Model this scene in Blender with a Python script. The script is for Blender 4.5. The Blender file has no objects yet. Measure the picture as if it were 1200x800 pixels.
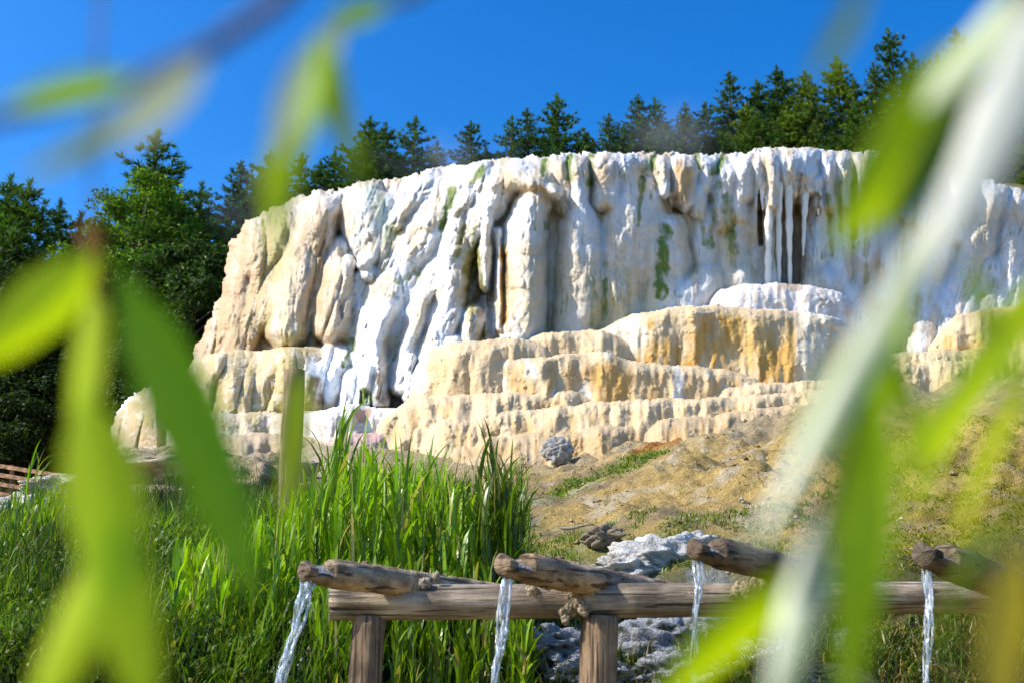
import bpy, math, random
import numpy as np
from mathutils import Vector, Matrix

rng = np.random.default_rng(7)
random.seed(7)
scene = bpy.context.scene
COL = scene.collection

# ------------------------------------------------------------------ camera model
F = 1333.3
PITCH = math.radians(17.5)
CAMZ = 1.5
CP, SP = math.cos(PITCH), math.sin(PITCH)

def at(px, py, Y):
    """world point seen at photo position (px,py) at distance Y north of the camera (vectorised)"""
    px = np.asarray(px, float); py = np.asarray(py, float); Y = np.asarray(Y, float)
    a = (px - 600.0) / F; b = -(py - 400.0) / F
    dy = CP - b * SP; dz = SP + b * CP
    t = Y / dy
    return np.stack(np.broadcast_arrays(a * t, Y, CAMZ + dz * t), -1)

# ------------------------------------------------------------------ helpers
def link(o, parent=None):
    COL.objects.link(o)
    if parent is not None:
        o.parent = parent
    return o

def tag(o, label=None, cat=None, group=None, kind=None):
    if label: o['label'] = label
    if cat: o['category'] = cat
    if group: o['group'] = group
    if kind: o['kind'] = kind
    return o

def empty(name, loc=(0, 0, 0)):
    o = bpy.data.objects.new(name, None)
    o.empty_display_size = 0.2
    o.location = Vector([float(c) for c in loc])
    return link(o)

def np_mesh(name, V, Fc, mat, parent=None, col=None, smooth=True, rel=None):
    """V (n,3), Fc list of int arrays (m,k). vertices are world unless parent Empty (then made relative)"""
    V = np.asarray(V, np.float64)
    if parent is not None:
        p = parent; off = np.zeros(3)
        while p is not None:
            off += np.array(p.location); p = p.parent
        V = V - off
    if not isinstance(Fc, (list, tuple)): Fc = [Fc]
    Fc = [np.asarray(f, np.int32) for f in Fc if len(f)]
    me = bpy.data.meshes.new(name)
    me.vertices.add(len(V)); me.vertices.foreach_set('co', V.astype(np.float32).ravel())
    nl = sum(f.size for f in Fc); npol = sum(len(f) for f in Fc)
    me.loops.add(nl); me.polygons.add(npol)
    me.loops.foreach_set('vertex_index', np.concatenate([f.ravel() for f in Fc]))
    tot = np.concatenate([np.full(len(f), f.shape[1], np.int32) for f in Fc])
    st = np.concatenate([[0], np.cumsum(tot)[:-1]]).astype(np.int32)
    me.polygons.foreach_set('loop_start', st)
    me.polygons.foreach_set('loop_total', tot)
    me.polygons.foreach_set('use_smooth', np.full(npol, smooth, dtype=bool))
    if col is not None:
        a = me.color_attributes.new('Col', 'FLOAT_COLOR', 'POINT')
        c = np.ones((len(V), 4), np.float32); c[:, :col.shape[1]] = col
        a.data.foreach_set('color', c.ravel())
    me.update(calc_edges=True); me.validate()
    me.materials.append(mat)
    o = bpy.data.objects.new(name, me)
    return link(o, parent)

class MB:
    """collects tubes and other shapes into one mesh"""
    def __init__(s): s.V = []; s.F4 = []; s.F3 = []; s.C = []; s.n = 0
    def add(s, V, F4=None, F3=None, C=None):
        V = np.asarray(V, float)
        s.V.append(V)
        if F4 is not None and len(F4): s.F4.append(np.asarray(F4) + s.n)
        if F3 is not None and len(F3): s.F3.append(np.asarray(F3) + s.n)
        if C is None: C = np.ones((len(V), 3))
        s.C.append(np.broadcast_to(np.asarray(C, float), (len(V), 3)))
        s.n += len(V)
    def tube(s, P, R, n=12, cap=True, C=None, noise=0.0, squash=None, seed=0):
        P = np.asarray(P, float); R = np.broadcast_to(np.asarray(R, float), (len(P),))
        T = np.gradient(P, axis=0); T /= np.linalg.norm(T, axis=1)[:, None] + 1e-9
        up = np.array([0, 0, 1.0]) if abs(T[0, 2]) < .9 else np.array([0, 1.0, 0])
        V = []
        r = np.random.default_rng(seed)
        th = np.arange(n) / n * 2 * np.pi
        for i in range(len(P)):
            a = np.cross(T[i], up); a /= np.linalg.norm(a) + 1e-9
            b = np.cross(a, T[i])
            rr = R[i] * (1 + noise * r.standard_normal(n) * .5)
            if noise: rr = rr * (1 + noise * np.sin(3 * th + i * .7 + seed))
            V.append(P[i] + np.outer(np.cos(th) * rr, a) + np.outer(np.sin(th) * rr, b))
        V = np.concatenate(V); f = []
        for i in range(len(P) - 1):
            for j in range(n):
                f.append((i * n + j, i * n + (j + 1) % n, (i + 1) * n + (j + 1) % n, (i + 1) * n + j))
        f3 = []
        if cap:
            c0 = len(V); V = np.vstack([V, P[0], P[-1]])
            L = (len(P) - 1) * n
            for j in range(n):
                f3.append((c0, (j + 1) % n, j)); f3.append((c0 + 1, L + j, L + (j + 1) % n))
        s.add(V, f, f3, C)
    def build(s, name, mat, parent=None, smooth=True):
        V = np.concatenate(s.V)
        Fc = []
        if s.F4: Fc.append(np.concatenate(s.F4))
        if s.F3: Fc.append(np.concatenate(s.F3))
        return np_mesh(name, V, Fc, mat, parent, np.concatenate(s.C), smooth)

# --- noise
def _h(ix, iy, s):
    n = (ix.astype(np.int64) * 374761393 + iy.astype(np.int64) * 668265263 + s * 1442695041) & 0xffffffff
    n = ((n ^ (n >> 13)) * 1274126177) & 0xffffffff
    return ((n ^ (n >> 16)) & 0xffffff) / float(0x1000000)

def pn(x, y, s=0):
    x = np.asarray(x, float); y = np.asarray(y, float)
    ix = np.floor(x); iy = np.floor(y); fx = x - ix; fy = y - iy
    ix = ix.astype(np.int64); iy = iy.astype(np.int64)
    def g(dx, dy):
        a = _h(ix + dx, iy + dy, s) * 2 * np.pi
        return np.cos(a) * (fx - dx) + np.sin(a) * (fy - dy)
    u = fx**3 * (fx * (fx * 6 - 15) + 10); v = fy**3 * (fy * (fy * 6 - 15) + 10)
    a = g(0, 0) * (1 - u) + g(1, 0) * u; b = g(0, 1) * (1 - u) + g(1, 1) * u
    return (a * (1 - v) + b * v) * 1.5

def fbm(x, y, s=0, o=4, gain=.5):
    r = 0; a = 1; t = 0
    for i in range(o):
        r = r + a * pn(x * 2**i, y * 2**i, s + i * 17); t += a; a *= gain
    return r / t * 1.6

def worley(x, y, s=0, jit=.85):
    ix = np.floor(x).astype(np.int64); iy = np.floor(y).astype(np.int64)
    f1 = np.full(x.shape, 9.0); f2 = np.full(x.shape, 9.0); idr = np.zeros(x.shape)
    for dx in (-1, 0, 1):
        for dy in (-1, 0, 1):
            cx = ix + dx; cy = iy + dy
            qx = cx + .5 + jit * (_h(cx, cy, s) - .5); qy = cy + .5 + jit * (_h(cx, cy, s + 5) - .5)
            d = (qx - x)**2 + (qy - y)**2
            r = _h(cx, cy, s + 9)
            n = d < f1
            f2 = np.where(n, f1, np.minimum(f2, d)); idr = np.where(n, r, idr); f1 = np.where(n, d, f1)
    return np.sqrt(f1), np.sqrt(f2), idr

def sstep(a, b, x):
    t = np.clip((np.asarray(x, float) - a) / (b - a), 0, 1); return t * t * (3 - 2 * t)

# ------------------------------------------------------------------ materials
def new_mat(name):
    m = bpy.data.materials.new(name); m.use_nodes = True
    nt = m.node_tree; nt.nodes.clear()
    return m, nt, nt.nodes, nt.links

def N(nt, t, **k):
    n = nt.nodes.new(t)
    for a, b in k.items():
        if a in n.inputs.keys() if hasattr(n.inputs, 'keys') else False: n.inputs[a].default_value = b
        else: setattr(n, a, b)
    return n

def attr_rgb(nt):
    a = nt.nodes.new('ShaderNodeAttribute'); a.attribute_name = 'Col'; return a

def noise_node(nt, scale, detail=4, rough=.55, vec=None):
    n = nt.nodes.new('ShaderNodeTexNoise')
    n.inputs['Scale'].default_value = scale; n.inputs['Detail'].default_value = detail; n.inputs['Roughness'].default_value = rough
    if vec is not None: nt.links.new(vec, n.inputs['Vector'])
    return n

def geo_pos(nt):
    return nt.nodes.new('ShaderNodeNewGeometry').outputs['Position']

def mapped(nt, scale):
    m = nt.nodes.new('ShaderNodeMapping'); m.inputs['Scale'].default_value = scale
    nt.links.new(geo_pos(nt), m.inputs['Vector']); return m.outputs['Vector']

def mult_var(nt, colsock, facsock, lo, hi):
    """multiply colour by a value between lo and hi driven by fac"""
    mr = nt.nodes.new('ShaderNodeMapRange'); mr.inputs['From Min'].default_value = .3; mr.inputs['From Max'].default_value = .7
    mr.inputs['To Min'].default_value = lo; mr.inputs['To Max'].default_value = hi
    nt.links.new(facsock, mr.inputs['Value'])
    mx = nt.nodes.new('ShaderNodeVectorMath'); mx.operation = 'SCALE'
    nt.links.new(colsock, mx.inputs[0]); nt.links.new(mr.outputs[0], mx.inputs['Scale'])
    return mx.outputs[0]

def rock_mat(name, bumps, rough=.75, var=(.82, 1.08), streak=True, spec=.3, pop=0):
    m, nt, nd, L = new_mat(name)
    out = nd.new('ShaderNodeOutputMaterial'); p = nd.new('ShaderNodeBsdfPrincipled')
    c = attr_rgb(nt).outputs['Color']
    pos = geo_pos(nt)
    n1 = noise_node(nt, 9, 5, .65, pos)
    c = mult_var(nt, c, n1.outputs['Fac'], *var)
    if streak:
        n2 = noise_node(nt, 1, 4, .6, mapped(nt, (5, 5, .5)))
        c = mult_var(nt, c, n2.outputs['Fac'], .9, 1.06)
    L.new(c, p.inputs['Base Color']); p.inputs['Roughness'].default_value = rough
    p.inputs['Specular IOR Level'].default_value = spec
    h = None
    for sc, st in bumps:
        n = noise_node(nt, sc, 4, .6, pos)
        mm = nd.new('ShaderNodeMath'); mm.operation = 'MULTIPLY'; L.new(n.outputs['Fac'], mm.inputs[0]); mm.inputs[1].default_value = st
        if h is None: h = mm.outputs[0]
        else:
            ad = nd.new('ShaderNodeMath'); L.new(h, ad.inputs[0]); L.new(mm.outputs[0], ad.inputs[1]); h = ad.outputs[0]
    if pop:
        vo = nd.new('ShaderNodeTexVoronoi'); vo.feature = 'SMOOTH_F1'; vo.inputs['Scale'].default_value = pop; L.new(pos, vo.inputs['Vector'])
        gn = noise_node(nt, 1.6, 4, .6, pos); gr = nd.new('ShaderNodeMapRange'); gr.inputs['From Min'].default_value = .46; gr.inputs['From Max'].default_value = .62; gr.inputs['To Max'].default_value = -.032; gr.inputs['To Min'].default_value = -.004; L.new(gn.outputs['Fac'], gr.inputs['Value'])
        mm = nd.new('ShaderNodeMath'); mm.operation = 'MULTIPLY_ADD'; L.new(vo.outputs['Distance'], mm.inputs[0]); L.new(gr.outputs[0], mm.inputs[1]); L.new(h, mm.inputs[2]); h = mm.outputs[0]
    b = nd.new('ShaderNodeBump'); b.inputs['Strength'].default_value = 1; b.inputs['Distance'].default_value = 1
    L.new(h, b.inputs['Height']); L.new(b.outputs[0], p.inputs['Normal'])
    L.new(p.outputs[0], out.inputs[0])
    return m

def leaf_mat(name, rough=.45, trans=.45, spec=.35, tcol=(1.15, 1.25, .35), glossmix=.06):
    m, nt, nd, L = new_mat(name)
    out = nd.new('ShaderNodeOutputMaterial')
    c = attr_rgb(nt).outputs['Color']
    d = nd.new('ShaderNodeBsdfDiffuse'); L.new(c, d.inputs[0])
    t = nd.new('ShaderNodeBsdfTranslucent')
    vm = nd.new('ShaderNodeVectorMath'); vm.operation = 'MULTIPLY'; L.new(c, vm.inputs[0]); vm.inputs[1].default_value = tcol
    L.new(vm.outputs[0], t.inputs[0])
    mx = nd.new('ShaderNodeMixShader'); mx.inputs[0].default_value = trans; L.new(d.outputs[0], mx.inputs[1]); L.new(t.outputs[0], mx.inputs[2])
    g = nd.new('ShaderNodeBsdfGlossy'); g.inputs['Roughness'].default_value = rough
    g.inputs[0].default_value = (1, 1, 1, 1)
    m2 = nd.new('ShaderNodeMixShader'); m2.inputs[0].default_value = glossmix
    L.new(mx.outputs[0], m2.inputs[1]); L.new(g.outputs[0], m2.inputs[2])
    L.new(m2.outputs[0], out.inputs[0])
    return m

def wood_mat(name, c1, c2, scale=(14, 14, 14), crack=True):
    m, nt, nd, L = new_mat(name)
    out = nd.new('ShaderNodeOutputMaterial'); p = nd.new('ShaderNodeBsdfPrincipled')
    a = attr_rgb(nt)
    n = noise_node(nt, 1, 6, .65, mapped(nt, scale))
    n2 = noise_node(nt, 6, 3, .6, geo_pos(nt))
    ad = nd.new('ShaderNodeMath'); ad.operation = 'MULTIPLY_ADD'; L.new(n2.outputs['Fac'], ad.inputs[0]); ad.inputs[1].default_value = .5
    L.new(n.outputs['Fac'], ad.inputs[2])
    r = nd.new('ShaderNodeValToRGB'); L.new(ad.outputs[0], r.inputs[0])
    e = r.color_ramp.elements; e[0].position = .48; e[0].color = (*[v * .16 for v in c1], 1); e[1].position = 1.02 if False else .98; e[1].color = (*c2, 1)
    k = e.new(.58); k.color = (*c1, 1); k = e.new(.78); k.color = (*[(x + y) / 2 for x, y in zip(c1, c2)], 1)
    n4 = noise_node(nt, 1, 3, .5, mapped(nt, tuple(v * (2.2 if v > 20 else .7) for v in scale)))
    ck = nd.new('ShaderNodeMapRange'); ck.inputs['From Min'].default_value = .36; ck.inputs['From Max'].default_value = .43; ck.inputs['To Min'].default_value = .22; L.new(n4.outputs['Fac'], ck.inputs['Value'])
    n5 = noise_node(nt, 4, 3, .6, geo_pos(nt)); st_ = nd.new('ShaderNodeMapRange'); st_.inputs['From Min'].default_value = .35; st_.inputs['From Max'].default_value = .65; st_.inputs['To Min'].default_value = .5; st_.inputs['To Max'].default_value = 1.15; L.new(n5.outputs['Fac'], st_.inputs['Value'])
    mk = nd.new('ShaderNodeMath'); mk.operation = 'MULTIPLY'; L.new(ck.outputs[0], mk.inputs[0]); L.new(st_.outputs[0], mk.inputs[1])
    vs = nd.new('ShaderNodeVectorMath'); vs.operation = 'SCALE'; L.new(r.outputs[0], vs.inputs[0]); L.new(mk.outputs[0], vs.inputs['Scale'])
    vm = nd.new('ShaderNodeVectorMath'); vm.operation = 'MULTIPLY'; L.new(vs.outputs[0], vm.inputs[0]); L.new(a.outputs['Color'], vm.inputs[1])
    ad2 = nd.new('ShaderNodeMath'); ad2.operation = 'MULTIPLY_ADD'; L.new(ck.outputs[0], ad2.inputs[0]); ad2.inputs[1].default_value = .5; L.new(ad.outputs[0], ad2.inputs[2]); ad = ad2
    L.new(vm.outputs[0], p.inputs['Base Color']); p.inputs['Roughness'].default_value = .7; p.inputs['Specular IOR Level'].default_value = .35
    b = nd.new('ShaderNodeBump'); b.inputs['Strength'].default_value = .9; b.inputs['Distance'].default_value = .03
    L.new(ad.outputs[0], b.inputs['Height']); L.new(b.outputs[0], p.inputs['Normal'])
    L.new(p.outputs[0], out.inputs[0])
    return m

M_TRAV = rock_mat('travertine', [(60, .007), (160, .003), (22, .008)], rough=.62, spec=.4, pop=13, var=(.93, 1.05))
M_STEP = rock_mat('rimstone', [(45, .007), (120, .003), (18, .006)], rough=.7, pop=12, var=(.92, 1.06))
M_STONE = rock_mat('pale_stone', [(30, .04), (100, .02), (9, .05)], rough=.8, streak=False)
M_GROUND = rock_mat('soil', [(18, .05), (70, .03), (6, .05)], rough=.9, var=(.6, 1.2), streak=False, spec=.15)
M_GRASS = leaf_mat('grass_blade', trans=.4, rough=.42, glossmix=.015)
M_REED = leaf_mat('reed_leaf', trans=.42, rough=.36, glossmix=.03)
M_NEEDLE = leaf_mat('needles', trans=.25, rough=.5, glossmix=.012)
M_BROAD = leaf_mat('tree_leaf', trans=.35, rough=.5, glossmix=.008)
M_WILLOW = leaf_mat('willow_leaf', trans=.6, rough=.4, glossmix=.015, tcol=(1.15, 1.1, .3))
M_WILLOWPALE = leaf_mat('willow_leaf_underside', trans=.3, rough=.4, glossmix=.10, tcol=(1.0, 1.05, .7))
M_BARK = wood_mat('bark', (.09, .065, .045), (.2, .15, .1), (20, 20, 4))
M_TWIG = wood_mat('twig_bark', (.16, .12, .09), (.3, .24, .2), (60, 60, 60))
M_BEAM = wood_mat('weathered_beam', (.19, .145, .095), (.56, .46, .33), (3.0, 34, 34))
M_POST = wood_mat('post_wood', (.17, .105, .055), (.46, .33, .20), (30, 30, 2.5))
M_SPOUT = wood_mat('spout_wood', (.25, .165, .085), (.64, .49, .33), (11, 11, 22))
M_FENCE = wood_mat('fence_wood', (.25, .12, .06), (.45, .25, .13), (3, 20, 20))

# ------------------------------------------------------------------ world and sun
SUN_EL = math.radians(42)
SUN_DIR = np.array([-0.94, -0.22, 0.0]); SUN_DIR /= np.linalg.norm(SUN_DIR)
SUN_DIR = np.array([SUN_DIR[0] * math.cos(SUN_EL), SUN_DIR[1] * math.cos(SUN_EL), math.sin(SUN_EL)])
w = bpy.data.worlds.new('World'); scene.world = w; w.use_nodes = True
nt = w.node_tree; nt.nodes.clear()
wo = nt.nodes.new('ShaderNodeOutputWorld'); bg = nt.nodes.new('ShaderNodeBackground')
sky = nt.nodes.new('ShaderNodeTexSky'); sky.sky_type = 'NISHITA'; sky.sun_disc = False
sky.sun_elevation = SUN_EL
sky.sun_rotation = math.atan2(SUN_DIR[0], SUN_DIR[1])
sky.altitude = 300; sky.air_density = 1.05; sky.dust_density = 1.5; sky.ozone_density = 3.0
hs = nt.nodes.new('ShaderNodeHueSaturation'); hs.inputs['Saturation'].default_value = 1.42; hs.inputs['Hue'].default_value = .5; hs.inputs['Value'].default_value = 1.2
nt.links.new(sky.outputs[0], hs.inputs['Color']); gm = nt.nodes.new('ShaderNodeGamma'); gm.inputs['Gamma'].default_value = 1.2; nt.links.new(hs.outputs[0], gm.inputs[0]); nt.links.new(gm.outputs[0], bg.inputs[0])
bg.inputs[1].default_value = .104
nt.links.new(bg.outputs[0], wo.inputs[0])
sl = bpy.data.lights.new('sun', 'SUN'); sl.energy = 4.3; sl.angle = math.radians(.5); sl.color = (1, .93, .82)
so = bpy.data.objects.new('sun', sl); link(so)
so.rotation_euler = Vector(SUN_DIR).to_track_quat('Z', 'Y').to_euler()
so.location = (-30, -10, 40)

cam_d = bpy.data.cameras.new('camera'); cam = link(bpy.data.objects.new('camera', cam_d))
cam.location = (0, 0, CAMZ); cam.rotation_euler = (math.pi / 2 + PITCH, 0, 0)
cam_d.sensor_width = 36; cam_d.lens = 36 * F / 1200; cam_d.clip_start = .02; cam_d.clip_end = 2000
cam_d.dof.use_dof = True; cam_d.dof.focus_distance = 10.5; cam_d.dof.aperture_fstop = 4.3
scene.camera = cam
scene.view_settings.view_transform = 'Standard'; scene.view_settings.look = 'None'
scene.view_settings.exposure = 0.62; scene.view_settings.gamma = 1.0
scene.cycles.use_denoising = True
scene.cycles.max_bounces = 8; scene.cycles.transparent_max_bounces = 12
scene.cycles.caustics_reflective = False; scene.cycles.caustics_refractive = False
scene.cycles.sample_clamp_indirect = 6

# ------------------------------------------------------------------ terrain
CT = []
for x in (-14, -7, 0, 7, 14):
    for y in (-8, 0, 4.9): CT.append((x, y, 0.0))
for c in [(-60, 790, 6.3), (150, 792, 6.2), (300, 797, 6.2), (480, 800, 6.3), (620, 800, 6.4), (780, 800, 6.4), (950, 800, 6.3), (1150, 800, 6.2), (1400, 790, 6.2),
          (-60, 700, 8.5), (150, 700, 8.5), (300, 715, 8.3), (450, 720, 8.0), (620, 720, 7.4), (780, 715, 7.2), (950, 715, 7.0), (1150, 715, 6.9), (1400, 690, 7.0),
          (0, 645, 11), (150, 640, 10.5), (280, 640, 10.5), (450, 640, 10.3), (620, 655, 8.9), (760, 655, 8.4), (950, 640, 8.6), (1100, 640, 8.2), (1200, 630, 8.0), (1400, 600, 8.2),
          (-60, 612, 13.5), (0, 600, 14), (100, 575, 15), (200, 560, 15.5), (300, 560, 14.8), (400, 570, 14), (500, 580, 13),
          (600, 600, 11.5), (600, 566, 14.6), (700, 572, 12.8), (700, 536, 15.8), (850, 552, 12.6), (850, 508, 16.0), (1000, 548, 11.8), (1000, 482, 16.4), (1150, 540, 11.2), (1200, 455, 16.4), (1400, 420, 16),
          (600, 530, 17.6), (450, 525, 16.2), (300, 515, 18.5), (150, 560, 20), (900, 492, 18), (1200, 445, 18.6), (1400, 400, 18.6),
          (600, 350, 24), (400, 400, 25), (900, 340, 25), (1200, 350, 25), (250, 500, 25), (1400, 330, 25),
          (10, 588, 32), (-120, 592, 32), (120, 566, 30), (200, 530, 33),
          (60, 520, 45), (-150, 520, 45), (200, 430, 45), (300, 290, 48), (450, 245, 48), (655, 215, 48), (850, 208, 50), (1000, 200, 50), (1200, 215, 48), (1400, 235, 48),
          (-200, 520, 95), (200, 420, 95), (500, 280, 95), (900, 235, 95), (1300, 250, 95)]:
    CT.append(tuple(at(*c)))
for x in (-300, 0, 300): CT.append((x, 420, 70))
for x in (-120, 120): CT.append((x, -8, 2))
for x in (-120, 120): CT.append((x, 60, 14))
CT = np.array(CT)
def _phi(r): return r
A = np.linalg.norm(CT[:, None, :2] - CT[None, :, :2], axis=2)
NCT = len(CT)
P3 = np.hstack([np.ones((NCT, 1)), CT[:, :2]])
K = np.vstack([np.hstack([_phi(A), P3]), np.hstack([P3.T, np.zeros((3, 3))])])
W = np.linalg.solve(K, np.concatenate([CT[:, 2], np.zeros(3)]))
def terrain(x, y):
    x = np.asarray(x, float); y = np.asarray(y, float)
    sh = x.shape; x = x.ravel(); y = y.ravel(); out = np.empty(len(x))
    for i in range(0, len(x), 40000):
        xx = x[i:i + 40000]; yy = y[i:i + 40000]
        r = np.sqrt((xx[:, None] - CT[None, :, 0])**2 + (yy[:, None] - CT[None, :, 1])**2 + .04)
        out[i:i + 40000] = r @ W[:NCT] + W[NCT] + W[NCT + 1] * xx + W[NCT + 2] * yy
    near = sstep(7, 12, y) * (1 - sstep(24, 40, y))
    right = sstep(-1, 1.5, x)
    rt2 = sstep(1.2, 3.0, x) * (1 - sstep(11.5, 14, y))
    d = .10 * fbm(x * .9, y * .9, 3, 4) + near * right * (.24 * np.abs(fbm(x * .7 + y * .3, y * .4 - x * .35, 8, 3)) + .030 * fbm(x * 3 + y, y * 2 - x, 12, 4)) + near * right * .075 * (1 - np.abs(pn((.6 * x + .8 * y) * .4, (.8 * x - .6 * y) * 1.5 + .5 * pn(x * .8, y * .8, 18), 17)) * 2) * sstep(9, 11, y) + near * right * .085 * (.6 - worley(x * 5 + y * 2 + .4 * fbm(x * 2, y * 2, 19), y * 4 - x * 2, 20)[0]) + near * rt2 * (.10 * (.6 - worley(x * 4.2, y * 3.6 + .3 * fbm(x * 2, y * 2, 15), 24)[0]) + .26 * (worley(x * 2.2 + .3 * fbm(x, y, 15), y * 2.2, 14)[1] - .6) + .10 * fbm(x * 3, y * 3, 16, 4))
    wet = sstep(5.5, 6.3, y) * (1 - sstep(7.5, 8.6, y)) * sstep(-.2, .4, x)
    d = d + wet * (.16 * (worley(x * 2.6, y * 2.2 + out * 2.6 if False else y * 2.2, 4)[0] - .5))
    return (out + d * sstep(4.5, 6, y)).reshape(sh)

def to_px(P):
    P = np.asarray(P, float); x = P[..., 0]; y = P[..., 1]; z = P[..., 2] - CAMZ
    d = y * CP + z * SP; u = -y * SP + z * CP
    return 600 + F * x / d, 400 - F * u / d

def blob(px, py, cx, cy, rx, ry, soft=.5, s=0, amp=.35, ns=25.):
    d = np.sqrt(((px - cx) / rx)**2 + ((py - cy) / ry)**2) + amp * fbm(px / ns, py / ns, s, 3)
    return 1 - sstep(1 - soft, 1 + soft * .3, d)

def mixc(C, c, m): return C * (1 - m[..., None]) + np.array(c) * m[..., None]

u = np.linspace(-1, 1, 560); u = np.sign(u) * (np.abs(u) * .55 + .45 * np.abs(u)**5 * 3.2)
yy = np.concatenate([np.linspace(-8, 4.6, 14), np.linspace(4.75, 8.6, 130), 8.6 + (np.linspace(0, 1, 230)[1:])**1.15 * 11, np.geomspace(20, 60, 60), np.geomspace(64, 900, 24)])
U, Yg = np.meshgrid(u, yy)
X = U * (Yg + 9.5) ; Z = terrain(X, Yg)
Pg = np.stack([X, Yg, Z], -1)
px, py = to_px(np.where(Yg[..., None] < 2, np.array([0, 2, 0]), Pg))
C = np.empty(Pg.shape); C[:] = (.42, .295, .10)
n1 = fbm(X * .7, Yg * .7, 21, 4); n2 = fbm(X * 3, Yg * 3, 22, 4)
C = mixc(C, (.30, .22, .11), sstep(-.1, .5, n1)); C = mixc(C, (.48, .41, .29), sstep(.15, .6, n2) * .7)
slope_up = (Yg > 14.5) & (Yg < 24)
C = mixc(C, (.42, .34, .21), sstep(13.5, 16.5, Yg) * (1 - sstep(22, 28, Yg)) * .8)
mossr = sstep(860, 1080, px + 60 * n1) * sstep(430, 560, py) * (Yg < 15)
C = mixc(C, (.22, .175, .018), mossr * sstep(-.35, .3, n2 + .5 * n1) * .9)
mossb = .75 * sstep(606, 646, py + 14 * n2) * (1 - sstep(705, 730, py)) * (Yg > 5) * (Yg < 15)
C = mixc(C, (.16, .19, .035), mossb * .8 * sstep(-.4, .2, n2 + .3))
def line_mask(px, py, pts, wd, s=0):
    d = np.full(px.shape, 1e9)
    for (x0, y0), (x1, y1) in zip(pts[:-1], pts[1:]):
        t = np.clip(((px - x0) * (x1 - x0) + (py - y0) * (y1 - y0)) / ((x1 - x0)**2 + (y1 - y0)**2), 0, 1)
        d = np.minimum(d, np.hypot(px - x0 - t * (x1 - x0), py - y0 - t * (y1 - y0)))
    return 1 - sstep(.4, 1.1, d / wd + .6 * fbm(px / 14, py / 14, s, 3))
ok = (Yg > 9) & (Yg < 20)
C = mixc(C, (.20, .22, .06), ok * .6 * line_mask(px + 8 * n2, py + 6 * n2, [(640, 585), (700, 560), (745, 538), (770, 525)], 9, 1))
C = mixc(C, (.40, .17, .04), ok * line_mask(px, py, [(740, 532), (765, 521), (795, 512)], 6, 2))
grassm = (sstep(640, 560, px + 50 * n1)) * sstep(5, 6, Yg) * (1 - sstep(13.5, 15.5, Yg + n1)) 
C = mixc(C, (.05, .065, .02), grassm)
C = mixc(C, (.10, .12, .04), sstep(28, 34, Yg) * (1 - sstep(-.2, .3, n1) * .4))
C = mixc(C, (.52, .43, .29), sstep(13.6, 14.6, Yg + .5 * n1) * (1 - sstep(21, 25, Yg)) * (px < 420) * (.5 + .5 * sstep(-.3, .3, n2)))
C = mixc(C, (.45, .28, .13), (Yg > 28) * (Yg < 37) * (px < 170) * sstep(-.25, .1, n1))
shadem = sstep(5.4, 6.0, Yg) * (1 - sstep(7.6, 8.3, Yg + .4 * n1)) * sstep(560, 620, px) * (1 - sstep(960, 1060, px + 60 * n1))  # bank under the crossbeam: shade and dark growth put into the ground colour
C = mixc(C, (.07, .08, .05), shadem); C = mixc(C, (.36, .37, .38), shadem * sstep(-.05, .4, n2 + n1 * .6)); C = mixc(C, (.06, .08, .035), shadem * sstep(.0, .4, -n1 - n2 * .3) * .85)
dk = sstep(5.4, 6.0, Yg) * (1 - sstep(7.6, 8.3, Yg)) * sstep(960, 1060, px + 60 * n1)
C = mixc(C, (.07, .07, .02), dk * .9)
nr, nc = X.shape
I = np.arange(nr * nc).reshape(nr, nc)
Fg = np.stack([I[:-1, :-1], I[:-1, 1:], I[1:, 1:], I[1:, :-1]], -1).reshape(-1, 4)
g = np_mesh('ground', Pg.reshape(-1, 3), Fg, M_GROUND, col=C.reshape(-1, 3)); tag(g, kind='structure')

# ------------------------------------------------------------------ travertine mound
STEP = 1.15
gx = np.arange(96, 1330, STEP); gy = np.arange(160, 585, STEP)
PX, PY = np.meshgrid(gx, gy)
plan = np.interp(PX, [90, 160, 240, 330, 420, 520, 620, 700, 900, 1060, 1200, 1330], [23.5, 22.6, 21.6, 20.6, 19.8, 19.1, 18.8, 19.1, 20.2, 21.0, 21.6, 22.4])
lean = np.interp(PX, [90, 400, 520, 620, 700, 1000, 1100, 1330], [2.4, 2.4, 2.2, 1.1, .5, .5, 1.0, 1.2])
Dw = plan + lean * (470 - PY) / 270
# foot of the wall flares towards the viewer at the right end
Dw = Dw - .8 * sstep(320, 410, PY) * sstep(1030, 1090, PX)
shear = np.interp(PX, [96, 240, 330, 450, 560, 650, 1040, 1130, 1330], [.3, .2, .12, .34, .26, 0, 0, .25, .15])
XS = PX + shear * (PY - 220) + 5 * fbm(PX / 60, PY / 90, 31, 3)
smoothw = 1 - .72 * sstep(610, 690, PX) * (1 - sstep(1060, 1130, PX) * .5) * sstep(195, 225, PY)   # the right wall is smoother

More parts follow.
